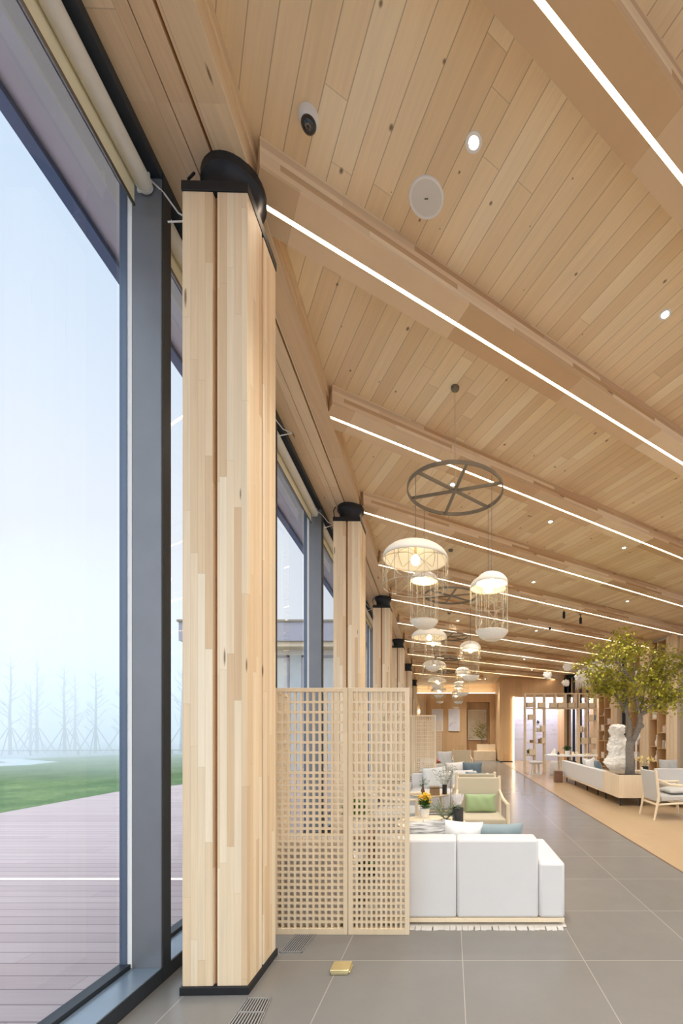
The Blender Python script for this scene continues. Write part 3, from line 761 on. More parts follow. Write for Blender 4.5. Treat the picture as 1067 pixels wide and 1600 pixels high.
# coffee tables
def coffee_table(label, x, y, r=.42, h=.44):
    t = thing('coffee_table', label, 'coffee table', (x, y, .012), 0, 'round timber coffee tables')
    obj('table_top', MB().lathe([(.001,h-.03),(r-.03,h-.03),(r,h-.012),(r,h),(.001,h)], (0,0,0), 48), M['pale_oak'], t, smooth='auto')
    for k in range(3):
        a = 2*PI*k/3 + .5
        obj('leg', MB().tube([(math.cos(a)*r*.8, math.sin(a)*r*.8, 0),(math.cos(a)*r*.6, math.sin(a)*r*.6, h-.02)], [.014,.02], 10), M['pale_oak'], t, smooth='auto')
    return .012 + h
zt = coffee_table('round pale timber coffee table holding flowers and vases behind the near sofa', -.23, 5.14, .40, .43)
zt2 = coffee_table('round timber side table with books and a brown box between the lounge groups', -.36, 7.42, .34, .44)

# flowering plant in white pot
rnd = random.Random(11)
def leaf_quad(mb, c, d, ln, wd, up):
    d = Vector(d).normalized(); sd = d.cross(Vector(up)); 
    if sd.length < .05: sd = d.cross(Vector((1,.3,0)))
    sd.normalize(); nn = sd.cross(d)
    c = Vector(c); t1 = c + d*ln*.5 + nn*ln*.06
    mb.add([c, t1 + sd*wd/2, c + d*ln - nn*ln*.08, t1 - sd*wd/2], [(0,1,2,3)])
def flower_pot(x, y, z, label, petal='yellow', pot_r=.058, n=36):
    t = thing('potted_flower', label, 'potted plant', (x, y, z))
    obj('pot', MB().lathe([(.001,0),(pot_r*.72,0),(pot_r*.95,.07),(pot_r,.105),(pot_r*.92,.105),(pot_r*.86,.085),(.001,.08)], (0,0,0), 28), M['ceramic'], t, smooth='auto')
    lv = MB()
    for k in range(70):
        a = rnd.uniform(0, 2*PI); e = rnd.uniform(.1, 1.2); r0 = rnd.uniform(0,.03)
        leaf_quad(lv, (math.cos(a)*r0, math.sin(a)*r0, .10 + rnd.uniform(0,.09)), (math.cos(a)*math.cos(e), math.sin(a)*math.cos(e), math.sin(e)*.8), rnd.uniform(.06,.1), rnd.uniform(.03,.05), (0,0,1))
    obj('foliage', lv, M['leaf'], t)
    fl = MB()
    for k in range(n):
        a = rnd.uniform(0,2*PI); r0 = rnd.uniform(0,.075); c = (math.cos(a)*r0, math.sin(a)*r0, rnd.uniform(.19,.30)-r0*.3)
        for q in range(5):
            b = 2*PI*q/5; leaf_quad(fl, c, (math.cos(b), math.sin(b)*.8 - .3, .45), .032, .026, (0,0,1))
        fl.ball(c, .007, 6, 4)
    obj('blossoms', fl, M[petal], t)
flower_pot(-.315, 5.43, zt, 'yellow flowering plant in a white pot on the near coffee table')

# branches helper
def sprig(mb, base_, d, ln, n, leafl, leafw, r=.002, mbs=None, spread=.9, rr=rnd):
    p = Vector(base_); d = Vector(d).normalized(); pts = [p.copy()]
    for k in range(6):
        d = (d + Vector((rr.uniform(-.2,.2), rr.uniform(-.2,.2), rr.uniform(-.12,.1)))).normalized(); p = p + d*ln/6; pts.append(p.copy())
    (mbs or mb).tube(pts, r, 4)
    for k in range(n):
        q = rr.uniform(.25, 1); i = min(int(q*6), 5); c = pts[i].lerp(pts[i+1], q*6-i)
        a = rr.uniform(0,2*PI)
        leaf_quad(mb, c, (math.cos(a)*spread, math.sin(a)*spread, rr.uniform(-.2,.8)), leafl*rr.uniform(.7,1.2), leafw*rr.uniform(.7,1.2), (0,0,1))
def vase_bouquet(x, y, z, label, cat, vase, vmat, leaf_mat, n=14, ln=.28, leafl=.04, leafw=.016, top=.2, tilt=.5, per=14):
    t = thing('vase_of_greenery', label, cat, (x, y, z))
    obj('vase', MB().lathe(vase, (0,0,0), 28), M[vmat], t, smooth='auto')
    lf = MB(); st = MB()
    for k in range(n):
        a = rnd.uniform(0,2*PI); sprig(lf, (0,0,top*.6), (math.cos(a)*tilt, math.sin(a)*tilt, 1), ln*rnd.uniform(.7,1.1), per, leafl, leafw, .0016, st)
    obj('stems', st, M['sage_leaf'], t); obj('foliage', lf, M[leaf_mat], t)
    return t
cyl = lambda r, h: [(.001,0),(r,0),(r,h),(r*.93,h),(r*.93,.012),(.001,.012)]
# dark vase with a protea head
t = thing('protea_vase', 'dark smoked glass vase holding a pale protea bloom, beside the green cushion', 'vase', (.082, 4.98, zt))
obj('vase', MB().lathe(cyl(.062, .19), (0,0,0), 32), M['dark_glass'], t, smooth='auto')
pr_ = MB()
for ring_ in range(4):
    for k in range(12):
        a = 2*PI*k/12 + ring_*.26; e = .85 + ring_*.2
        c = Vector((.018*math.cos(a), .018*math.sin(a), .225 + ring_*.006)); d = Vector((math.cos(a)*math.cos(e), math.sin(a)*math.cos(e), math.sin(e)*1.7))
        leaf_quad(pr_, c, d, .135 - ring_*.010, .045, (math.cos(a), math.sin(a), -.2))
pr_.ball((0,0,.27), .046, 12, 8, sz=1.4)
obj('bloom', pr_, M['white_petal'], t)
obj('stem', MB().tube([(0,0,.02),(0,0,.23)], .006, 8), M['sage_leaf'], t)
vase_bouquet(-.055, 5.04, zt, 'low gold wire bowl of dry grey-green sprigs on the near coffee table', 'dried plant', [(.001,0),(.03,0),(.055,.03),(.06,.05),(.05,.05),(.03,.012),(.001,.01)], 'brass', 'sage_leaf', 26, .27, .034, .016, .06, .8, 18)
# white tray books
def book(name, label, x, y, z, w, d, h, mat, rz, group=None):
    t = thing(name, label, 'book', (x, y, z), rz, group)
    obj('cover', MB().box(-w/2, w/2, -d/2, d/2, 0, .004).box(-w/2, w/2, -d/2, d/2, h-.004, h).box(-w/2, -w/2+.004, -d/2, d/2, 0, h), M[mat], t)
    obj('pages', MB().box(-w/2+.004, w/2-.006, -d/2+.006, d/2-.006, .004, h-.004), M['white_cloth'], t)
    return z + h
z2 = book('book', 'white covered book lying on the coffee table in front of the flowering pot', -.16, 5.02, zt, .30, .22, .03, 'book_white', .1)
vase_bouquet(-.10, 7.30, zt2, 'small dark vase of olive-green branches beside the second armchair', 'vase', cyl(.04,.16), 'dark_glass', 'sage_leaf', 12, .42, .05, .018, .16, .5, 14)
t = thing('small_box', 'small brown box on the side table behind the yellow flowers', 'box', (-.26, 7.20, zt2), .1)
obj('body', MB().box(-.08,.08,-.06,.06,0,.12), M['brown_box'], t, bevel=.015, seg=3); obj('lid', MB().box(-.083,.083,-.063,.063,.122,.14), M['brown_box'], t, bevel=.006)
vase_bouquet(-.46, 7.30, zt2, 'slim dark bottle with pale green and pink leaves on the side table', 'vase', [(.001,0),(.03,0),(.035,.05),(.014,.12),(.014,.17),(.001,.17)], 'wood_mid', 'leaf', 7, .2, .05, .02, .17, .8, 7)
# third group flowers
t3 = coffee_table('small timber table carrying red flowers in the third lounge group', -.33, 11.6, .3, .46)
flower_pot(-.33, 11.5, t3, 'red flowering plant in a white pot in the third lounge group', 'red', .07, 26)
# planter seen through the lattice
def low_plant(x, y, z, label, h=.3, mat='leaf', n=120):
    t = thing('leafy_plant', label, 'potted plant', (x, y, z))
    obj('pot', MB().lathe([(.001,0),(.09,0),(.11,.16),(.10,.16),(.001,.14)], (0,0,0), 24), M['ceramic'], t, smooth='auto')
    lv = MB()
    for k in range(n):
        a = rnd.uniform(0,2*PI); e = rnd.uniform(.1,1.4); r0 = rnd.uniform(0,.1)
        leaf_quad(lv, (math.cos(a)*r0, math.sin(a)*r0, .15+rnd.uniform(0,h*.5)), (math.cos(a)*math.cos(e), math.sin(a)*math.cos(e), math.sin(e)), rnd.uniform(.08,.14), rnd.uniform(.03,.05), (0,0,1))
    obj('foliage', lv, M[mat], t)
t = thing('plant_stand', 'low dark timber stand behind the lattice screen holding a leafy plant', 'stand', (-1.02, 4.75, 0))
obj('top', MB().box(-.2,.2,-.2,.2,.36,.40), M['wood_mid'], t, bevel=.006)
for sx in (-1,1):
    for sy in (-1,1): obj('leg', MB().box(sx*.17-.018, sx*.17+.018, sy*.17-.018, sy*.17+.018, 0, .36), M['wood_mid'], t)
low_plant(-1.02, 4.75, .40, 'leafy green plant on the dark stand, seen through the first screen leaf')
low_plant(-.72, 4.0, .0, 'dark green floor plant between the two near sofas, seen through the screen', .22, 'dark_leaf', 90)

# ------------------------------------------------------------------ floor fittings
t = thing('floor_socket', 'pop-up satin brass socket box standing on the grey floor tiles', 'floor socket', at(533, 1517, 690*1.5/(1517-1142)) * 1.0)
t.location.z = 0; t.rotation_euler = (0,0,.02)
obj('lid', MB().box(-.058,.058,-.055,.055,.022,.034), M['brass'], t, bevel=.005, seg=3)
obj('body', MB().box(-.052,.052,-.05,.05,0,.022), M['brass'], t, bevel=.004)
obj('rim', MB().box(-.062,.062,-.03,.062,0,.010), M['brass'], t, bevel=.003)
def grille(corners, label, split=None):
    """Linear slot vent flush in the floor: four floor corners from near-left anticlockwise."""
    c = [Vector((x, y, 0)) for x, y in corners]; o = sum(c, Vector())/4
    t = thing('floor_vent', label, 'floor vent', o, 0, 'linear floor vents by the windows')
    c = [p - o for p in c]
    P = lambda u, v: (c[0].lerp(c[1], u)).lerp(c[3].lerp(c[2], u), v)
    obj('duct', MB().add([(p.x,p.y,.0012) for p in c], [(0,1,2,3)]), M['dark_gap'], t)
    def bar(mb, u0, u1, v0, v1, z=.007):
        q = [P(u0,v0), P(u1,v0), P(u1,v1), P(u0,v1)]; mb.hexa([(p.x,p.y,.001) for p in q] + [(p.x,p.y,z) for p in q])
    f = MB(); bar(f, 0,1,0,.02); bar(f,0,1,.98,1); bar(f,0,.03,0,1); bar(f,.97,1,0,1)
    if split: bar(f, 0,1,split-.012,split+.012)
    obj('frame', f, M['grille'], t)
    for k in range(9):
        b = MB(); u = .06 + k*.88/8.6; bar(b, u, u+.05, .02, .98, .005); obj('slat', b, M['grille'], t)
fl = lambda px, py: (lambda Y: ((px-VX)/F*Y, Y))(F*CAM_H/(py-VY))
nl, nr = fl(355,1601), fl(405,1601)
grille([fl(341,1625), fl(396,1625), fl(424.5,1560.5), fl(386,1560.5)], 'linear metal floor vent nearest the camera, by the foot of the first column', .62)
grille([fl(436.5,1489), fl(472,1489), fl(498,1455), fl(466,1455)], 'linear metal floor vent running under the lattice screen')
# ------------------------------------------------------------------ long bench sofa with planter, tree
bx0, by0 = 3.34, 8.77
t = thing('bench_sofa', 'long white-backed bench sofa on a timber deck, black steel legs, beside the tree planter', 'sofa', (bx0, by0, 0))
Lb = 13.3 - by0
obj('timber_deck', MB().box(0, .92, .92, Lb+.12, .16, .20), M['pale_oak'], t, bevel=.004)
obj('back_panel', MB().box(.0, .16, .93, Lb, .2, .615), M['sofa'], t, bevel=.012)
for k in range(3):
    l = (Lb - 1.0)/3; obj('seat_cushion', MB().box(.17, .9, .97+k*l, .97+(k+1)*l-.01, .2, .40), M['sofa'], t, bevel=.03, seg=3)
obj('end_cushion', MB().box(.17, .9, .935, 1.02, .2, .60), M['sofa'], t, bevel=.02)
for y in (1.02, 1.55, 2.35, 3.4, 4.3):
    for x in (.1, .8):
        obj('leg', MB().box(x-.012, x+.012, y-.012, y+.012, 0, .16).box(x-.012, x+.012, y, y+.16, .135, .16), M['black'], t)
t = thing('tree_planter', 'square pale timber planter box at the end of the long bench sofa', 'planter', (bx0, by0, 0))
mb = MB(); Wp, Dp = .78, .92
mb.box(0, Wp, 0, .025, .165, .62).box(0, Wp, Dp-.025, Dp, .165, .62).box(0, .025, .025, Dp-.025, .165, .62).box(Wp-.025, Wp, .025, Dp-.025, .165, .62)
obj('box', mb, M['pale_oak'], t, bevel=.003)
obj('soil', MB().box(.025, Wp-.025, .025, Dp-.025, .165, .565), M['soil'], t)
for x in (.06, .45): obj('leg', MB().box(x-.012,x+.012,.06,.084,0,.165).box(x-.012,x+.012,.06,.4,.14,.165), M['black'], t)

TY = 9.2
def tp(px, py, dY=0): return at(px, py, TY + dY)
tb = tp(984, 1208); tb.z = .56
t = thing('indoor_tree', 'indoor tree with forked grey trunk and yellow-green leaves growing from the planter', 'tree', tb)
def loc_(p): return p - tb
trunk = MB(); rnd = random.Random(21); tips = []
def limb(pts, r): trunk.tube([loc_(p) for p in pts], r, 10)
limb([tb + Vector((0,0,-.02)), tp(984,1190), tp(983,1172), tp(985,1158)], [.105,.085,.082,.09])
limb([tp(985,1160), tp(982,1148), tp(985,1136,.02), tp(982,1120,.05), tp(977,1108,.08), tp(980,1096,.1)], [.062,.052,.046,.043,.04,.028])
limb([tp(986,1160), tp(993,1148), tp(998,1136,-.02), tp(1000,1124,-.04), tp(999,1115,-.05)], [.07,.062,.058,.052,.045])
trunk.ball(loc_(tp(1002,1134,-.03)), .055, 12, 8)
B = [([tp(980,1098,.1), tp(976,1080,.15), tp(970,1058,.2), tp(968,1030,.2), tp(966,1000,.3)], .032),
     ([tp(977,1110,.08), tp(968,1096,.0), tp(957,1082,-.1), tp(945,1066,-.2), tp(932,1052,-.3)], .026),
     ([tp(999,1116,-.05), tp(995,1096,-.1), tp(993,1070,-.1), tp(990,1040,0), tp(993,1010,.1)], .034),
     ([tp(999,1117,-.05), tp(1010,1112,-.1), tp(1022,1100,-.15), tp(1040,1090,-.2), tp(1062,1080,-.25), tp(1085,1066,-.3)], .042),
     ([tp(1022,1101,-.15), tp(1030,1085,0), tp(1042,1066,.1), tp(1056,1048,.2), tp(1072,1036,.3)], .026),
     ([tp(999,1115,-.05), tp(1004,1095,.2), tp(1008,1070,.5), tp(1014,1044,.7), tp(1022,1016,.8)], .028),
     ([tp(976,1082,.15), tp(962,1066,.4), tp(948,1046,.6), tp(938,1022,.7)], .02),
     ([tp(993,1072,-.1), tp(980,1052,-.4), tp(964,1034,-.6), tp(950,1014,-.7)], .02),
     ([tp(1008,1072,.5), tp(1026,1058,.3), tp(1040,1036,.1)], .018),
     ([tp(1040,1090,-.2), tp(1052,1096,-.4), tp(1066,1098,-.5)], .015),
     ([tp(957,1083,-.1), tp(944,1082,.1), tp(930,1084,.2)], .014)]
lf = MB()
def cluster(c, n, s):
    for k in range(n):
        q = Vector((rnd.gauss(0,s), rnd.gauss(0,s), rnd.gauss(0,s*.7)))
        leaf_quad(lf, c + q, (rnd.gauss(0,1), rnd.gauss(0,1), rnd.gauss(-.3,.6)), rnd.uniform(.06,.11), rnd.uniform(.038,.065), (rnd.gauss(0,.4), rnd.gauss(0,.4), 1))
for pts, r in B:
    n = len(pts); limb(pts, [r*(1-.72*i/(n-1)) for i in range(n)])
    for i in range(1, n):
        for q in range(5):
            f_ = rnd.random(); b0 = loc_(pts[i-1].lerp(pts[i], f_)); d = Vector((rnd.gauss(0,1), rnd.gauss(0,1), rnd.gauss(.35,.5))).normalized()
            ln = rnd.uniform(.18,.5)*(1 if i > 1 else .5); p1 = b0 + d*ln*.5 + Vector((0,0,.02)); p2 = p1 + (d+Vector((rnd.gauss(0,.4),rnd.gauss(0,.4),.1))).normalized()*ln*.5
            trunk.tube([b0, p1, p2], [.008,.006,.003], 4)
            if i > 1 or len(pts) < 4: cluster(p2, 26, .10); cluster(p1, 10, .09)
    cluster(loc_(pts[-1]), 44, .14)
obj('trunk', trunk, M['bark'], t, smooth=True)
obj('foliage', lf, M['tree_leaf'], t)

# pale armchair beside the planter, its back to the aisle, and the sofa beyond it
t = armchair('pale timber armchair with grey sling back standing beside the tree planter', (4.12, 7.70, 0), PI/2, 'grey_cloth', .68, .64, .84)
pillow('cushion', 'grey seat cushion lying on the pale armchair by the planter', .5, .44, .1, M['grey_cloth'], (3.72, 7.72, .455), PI/2 - .06, PI/2)
t = thing('white_sofa', 'white sofa beyond the pale armchair at the edge of the lounge', 'sofa', (4.36, 8.55, 0), 0, 'white lounge sofas')
obj('back_cushion', MB().box(0, 1.9, .75, .95, .1, .70), M['sofa'], t, bevel=.03, seg=3)
for k in range(2): obj('seat_cushion', MB().box(.02+k*.95, .94+k*.95, 0, .76, .12, .42), M['sofa'], t, bevel=.03, seg=3)
obj('timber_base', MB().box(0, 1.9, .02, .92, .08, .12), M['pale_oak'], t)
for x in (.06, 1.84):
    for y in (.08, .86): obj('leg', MB().tube([(x,y,0),(x,y,.08)], .02, 8), M['pale_oak'], t)
pillow('cushion', 'grey cushion showing over the white sofa beyond the pale armchair', .42, .42, .14, M['grey_cloth'], (4.78, 9.66, .46), -.15, 0)
t = thing('lounge_seat', 'pale bench behind the far sofa carrying a grey cushion', 'bench', (4.3, 9.52, 0))
obj('seat', MB().box(.1, 1.5, 0, .5, .38, .46), M['pale_oak'], t, bevel=.006)
for x in (.16, 1.44):
    for y in (.06, .44): obj('leg', MB().box(x-.02,x+.02,y-.02,y+.02,0,.38), M['pale_oak'], t)

# cushions on the bench, timber block at its end
pillow('cushion', 'pale grey cushion on the long bench sofa, at the left of three', .42, .40, .13, M['lgrey_cloth'], (3.62, 11.55, .40), -.25, PI/2 + .1, 'cushions on the long bench sofa')
pillow('cushion', 'white cushion on the long bench sofa, between grey and blue', .40, .40, .13, M['white_cloth'], (3.63, 11.1, .42), -.2, PI/2 + .3, 'cushions on the long bench sofa', roll=.3)
pillow('cushion', 'slate blue cushion on the long bench sofa nearest the tree', .46, .40, .14, M['dblue_cloth'], (3.65, 10.72, .40), -.28, PI/2 - .1, 'cushions on the long bench sofa')
t = thing('timber_block', 'dark brown timber block stool at the far end of the long bench sofa', 'stool', (3.14, 12.9, .002))
obj('block', MB().box(-.11,.11,-.11,.11,0,.33), M['wood_mid'], t, bevel=.006)

# white rocky sculpture
def rocky(a, z):
    c, s_ = math.cos(a), math.sin(a)
    n1 = mnoise.noise(Vector((c*1.6, s_*1.6, z*4.0))); n2 = abs(mnoise.noise(Vector((c*3.4+7, s_*3.4, z*9.0)))); n3 = abs(mnoise.noise(Vector((c*8, s_*8+3, z*21.0))))
    return .92 + .34*n1 + .42*n2 + .26*n3
prof = [(1e-6,0),(.15,0),(.15,.1),(.14,.28),(.17,.42),(.25,.52),(.29,.62),(.27,.74),(.22,.84),(.235,.95),(.255,1.06),(.24,1.18),(.21,1.27),(.165,1.33),(.17,1.40),(.20,1.48),(.19,1.58),(.14,1.64),(1e-6,1.66)]
fine = []
for (r0,z0),(r1,z1) in zip(prof, prof[1:]):
    for q in range(5): fine.append((r0+(r1-r0)*q/5, z0+(z1-z0)*q/5))
fine.append(prof[-1])
t = thing('rock_sculpture', 'tall white rough stacked sculpture standing behind the long bench sofa', 'sculpture', (4.46, 11.8, .002))
obj('body', MB().lathe(fine, (0,0,.02), 48, rocky), M['plaster'], t)
obj('foot', MB().box(-.17,.17,-.17,.17,0,.02), M['pale_oak'], t)
# round white finial seen between the trunk forks
t = thing('white_orb', 'small white round ornament on a stem, between the two forks of the tree', 'ornament', (4.62, 11.0, .002))
obj('stem', MB().tube([(0,0,0),(0,0,1.3)], .02, 10), M['ceramic'], t, smooth='auto'); obj('orb', MB().ball((0,0,1.37), .10, 16, 10, sz=1.15), M['plaster'], t, smooth=True)
obj('base', MB().lathe([(.001,0),(.14,0),(.13,.02),(.001,.02)], (0,0,0), 24), M['ceramic'], t)
# side table with black pot of cream branches
t = thing('side_table', 'small round side table behind the bench carrying a black pot', 'side table', (4.6, 10.45, .002))
obj('table_top', MB().lathe([(.001,.53),(.24,.53),(.25,.55),(.24,.56),(.001,.56)], (0,0,0), 32), M['pale_oak'], t, smooth='auto')
obj('stem', MB().tube([(0,0,0),(0,0,.54)], .025, 10), M['pale_oak'], t, smooth='auto'); obj('foot', MB().lathe([(.001,0),(.17,0),(.16,.02),(.001,.02)], (0,0,0), 28), M['pale_oak'], t, smooth='auto')
t = thing('black_pot_flowers', 'black pot of cream yellow orchids behind the tree planter', 'flowers', (4.6, 10.45, .562))
obj('pot', MB().lathe(cyl(.075,.10), (0,0,0), 24), M['black'], t, smooth='auto')
st = MB(); pe = MB()
for k in range(8):
    a = 2*PI*k/8; d = Vector((math.cos(a)*.8, math.sin(a)*.8, .8)); tip = Vector((0,0,.09)) + d*.21
    st.tube([(0,0,.05), Vector((0,0,.09)) + d*.1 + Vector((0,0,.04)), tip], .004, 5)
    for q in range(7): leaf_quad(pe, tip, (rnd.gauss(0,1), rnd.gauss(0,1), rnd.gauss(.2,.7)), .10, .055, (0,0,1))
obj('stems', st, M['sage_leaf'], t); obj('petals', pe, M['cream_petal'], t)

# ------------------------------------------------------------------ open shelf partition
LY = 15.7
def lx(px): return (px - VX)/F*LY
def lz(py): return CAM_H - (py - VY)/F*LY
t = thing('shelf_partition', 'open pale timber shelf partition like a gateway with small box shelves', 'shelving', (0, LY, .002))
dd = .28
H1, H0 = lz(1083), lz(1107)
posts = [(821,'f'),(836,'f'),(851.5,'f'),(868,'b'),(884,'b'),(900,'b'),(905,'f'),(918,'f'),(932,'f')]
for px, kd in posts:
    x = lx(px); obj('post' if kd == 'f' else 'divider', MB().box(x-.028, x+.028, 0, dd, 0 if kd == 'f' else H0, H1-.03), M['pale_oak'], t)
obj('top_board', MB().box(lx(821)-.03, lx(932)+.03, 0, dd, H1-.03, H1), M['pale_oak'], t)
obj('lower_board', MB().box(lx(821)-.028, lx(932)+.028, .004, dd-.004, H0-.02, H0+.02), M['pale_oak'], t)
def cube(x0p, x1p, y0p, y1p):
    x0, x1, z1, z0 = lx(x0p), lx(x1p), lz(y0p), lz(y1p)
    obj('box_shelf', MB().box(x0,x1,-.03,dd-.03,z0,z0+.012).box(x0,x1,-.03,dd-.03,z1-.012,z1).box(x0,x0+.012,-.03,dd-.03,z0,z1).box(x1-.012,x1,-.03,dd-.03,z0,z1).box(x0,x1,-.032,-.02,z0,z1), M['pale_oak'], t)
for q in ((823.5,834,1097.5,1105),(842,851,1097.5,1105.5),(860,870,1098,1105.5),(872,883,1098,1105.5),(888,898,1098,1105.5),(906,918,1098.5,1106),(920,929,1098.5,1106),
          (826,837,1116.5,1124.5),(827,837,1171,1180),(845.5,852,1134,1143),(846,852,1153,1161.5),(919.5,928,1117,1125.5),(905.5,909.5,1134,1143),(908,917,1153,1162),(923,931.5,1153,1162)): cube(*q)
for x0p, x1p, yp in ((839,853,1143.5),(839,853,1162),(824,836,1161),(824,837,1181),(906,918,1144),(905,918,1162.5),(919,932,1126)):
    obj('shelf_board', MB().box(lx(x0p), lx(x1p), 0, dd, lz(yp)-.012, lz(yp)+.008), M['pale_oak'], t)
# items standing on the partition
def shelf_book(x0p, yb, wpx, hpx, mat, label):
    x = lx(x0p); z = lz(yb) + .009
    wd = wpx/F*LY; hh = hpx/F*LY
    b = thing('book', label, 'book', (x + wd/2, LY + .11, z), 0, 'books on the shelf partition')
    obj('cover', MB().box(-wd/2, -wd/2+.003, -.085, .085, 0, hh).box(wd/2-.003, wd/2, -.085, .085, 0, hh).box(-wd/2, wd/2, -.088, -.083, 0, hh), M[mat], b)
    obj('pages', MB().box(-wd/2+.003, wd/2-.003, -.083, .080, .004, hh-.004), M['white_cloth'], b)
shelf_book(928, 1126, 3.5, 8.5, 'book_blue', 'blue book leaning on the upper right box of the shelf partition')
shelf_book(840, 1143.5, 1.6, 6, 'book_white', 'white book on the second box shelf of the partition')
shelf_book(842.2, 1143.5, 1.5, 5.4, 'book_beige', 'beige book beside the white one on the partition')
shelf_book(842, 1162, 2.2, 7, 'wood_mid', 'dark brown book on the lower box shelf of the partition')
shelf_book(829, 1161, 4, 4.5, 'brown_box', 'small brown box-shaped book on the left bay of the partition')
shelf_book(911, 1144, 1.6, 8, 'book_white', 'tall white book on the right leg of the partition')
shelf_book(913.2, 1144, 1.5, 7, 'book_pink', 'rose book on the right leg of the partition')
def tiny_plant(px, yb, label, mat='dark_leaf', s=1.0, YY=LY+.1):
    x = (px-VX)/F*YY; z = lz(yb) + .009
    b = thing('small_plant', label, 'potted plant', (x, YY, z), 0, 'small plants on the shelf partition')
    obj('pot', MB().lathe([(.001,0),(.04*s,0),(.05*s,.07*s),(.001,.06*s)], (0,0,0), 14), M['ceramic'], b, smooth='auto')
    l = MB()
    for k in range(36):
        a = rnd.uniform(0,2*PI); e = rnd.uniform(.1,1.4)
        leaf_quad(l, (0,0,.06*s+rnd.uniform(0,.06)*s), (math.cos(a)*math.cos(e), math.sin(a)*math.cos(e), math.sin(e)), rnd.uniform(.06,.11)*s, .035*s, (0,0,1))
    obj('foliage', l, M[mat], b)
tiny_plant(840.5, 1134, 'small dark plant on top of the second box of the partition')
tiny_plant(825, 1181, 'green trailing plant by the lowest box at the left of the partition', 'leaf', 1.1)
tiny_plant(906.5, 1162.5, 'small green plant on the right leg of the partition', 'leaf')

# oval white table with a pouf, a stool, a plant and small things
TYb = 13.9
t = thing('oval_table', 'long white oval table in front of the shelf partition', 'table', ((892-VX)/F*13.9, TYb, .002))
tw, td = .82, .34
poly = []
for k in range(40):
    a = 2*PI*k/40; c_, s_ = math.cos(a), math.sin(a); poly.append((math.copysign(abs(c_)**.6, c_)*tw, math.copysign(abs(s_)**.7, s_)*td))
obj('table_top', MB().prism(poly, .70, .755), M['ceramic'], t, bevel=.015, seg=3)
for x in (-.36, .48):
    for y in (-.14, .14): obj('leg', MB().tube([(x,y,0),(x,y,.71)], .022, 10), M['pale_oak'], t, smooth='auto')
TT = .757
t = thing('white_pouf', 'white ribbed pouf tucked under the oval table', 'pouf', (3.56, 15.0, .002))
obj('body', MB().lathe([(.001,0),(.17,0),(.19,.05),(.19,.42),(.17,.48),(.001,.49)], (0,0,0), 60, fn=lambda a, z: 1 + .02*math.cos(20*a)), M['sofa'], t, smooth=True)
t = thing('white_stool', 'round white stool with splayed legs standing before the partition', 'stool', (2.93, 15.2, .002))
obj('seat', MB().lathe([(.001,.37),(.2,.37),(.24,.40),(.24,.44),(.2,.47),(.001,.47)], (0,0,0), 36), M['sofa'], t, smooth='auto')
for k in range(4):
    a = PI/4 + k*PI/2; obj('leg', MB().tube([(math.cos(a)*.2, math.sin(a)*.2, .01),(math.cos(a)*.13, math.sin(a)*.13, .38)], [.018,.022], 10), M['ceramic'], t, smooth='auto')
obj('foot_ring', MB().ring((0,0,.015), .2, .014, 36, 8), M['ceramic'], t, smooth=True)
t = thing('table_plant', 'bushy dark green plant in a white pot on the oval table', 'potted plant', ((886.5-VX)/F*TYb, TYb, TT))
obj('pot', MB().lathe([(.001,0),(.07,0),(.085,.12),(.001,.11)], (0,0,0), 24), M['ceramic'], t, smooth='auto')
l = MB()
for k in range(90):
    a = rnd.uniform(0,2*PI); e = rnd.uniform(-.2,1.3); leaf_quad(l, (rnd.gauss(0,.05), rnd.gauss(0,.05), .12+rnd.uniform(0,.08)), (math.cos(a)*math.cos(e), math.sin(a)*math.cos(e), math.sin(e)), rnd.uniform(.08,.14), .05, (0,0,1))
obj('foliage', l, M['dark_leaf'], t)
t = thing('paper_bird', 'white folded paper-like ornament at the left end of the oval table', 'ornament', ((864-VX)/F*TYb, TYb, TT))
mb = MB(); mb.add([(-.1,-.03,0),(.06,-.05,0),(.08,.05,0),(-.05,.06,0),(.03,0,.2),(.09,.01,.17)], [(0,1,4),(1,5,4),(1,2,5),(2,3,4),(2,4,5),(3,0,4),(0,3,2,1)])
obj('body', mb, M['plaster'], t)
t = thing('dark_figurine', 'small dark figurine beside the white ornament on the oval table', 'ornament', ((871-VX)/F*TYb, TYb-.1, TT))
obj('body', MB().lathe([(.001,0),(.035,0),(.045,.03),(.02,.06),(.03,.08),(.001,.1)], (0,0,0), 14), M['lens'], t, smooth=True)
for q, px in enumerate((894, 900, 913, 921)):
    t = thing('small_cup', ['cream cup beside the bushy plant on the oval table','cream pointed jar right of the plant on the oval table','golden cup in the middle of the oval table','golden bowl at the right end of the oval table'][q], 'cup', ((px-VX)/F*TYb, TYb-.05, TT))
    obj('body', MB().lathe([(.001,0),(.04,0),(.05,.06),(.02+.02*(q%2==0),.09),(.001,.085)] if q < 2 else [(.001,0),(.04,0),(.06,.04),(.05,.04),(.001,.02)], (0,0,0), 20), M['pale_oak' if q < 2 else 'brass'], t, smooth='auto')
t = thing('document_box', 'pale upright box at the right end of the oval table', 'box', ((928-VX)/F*TYb, TYb, TT))
obj('body', MB().box(-.055,.055,-.1,.1,0,.15), M['book_beige'], t, bevel=.004); obj('lid', MB().box(-.058,.058,-.103,.103,.15,.165), M['book_beige'], t)

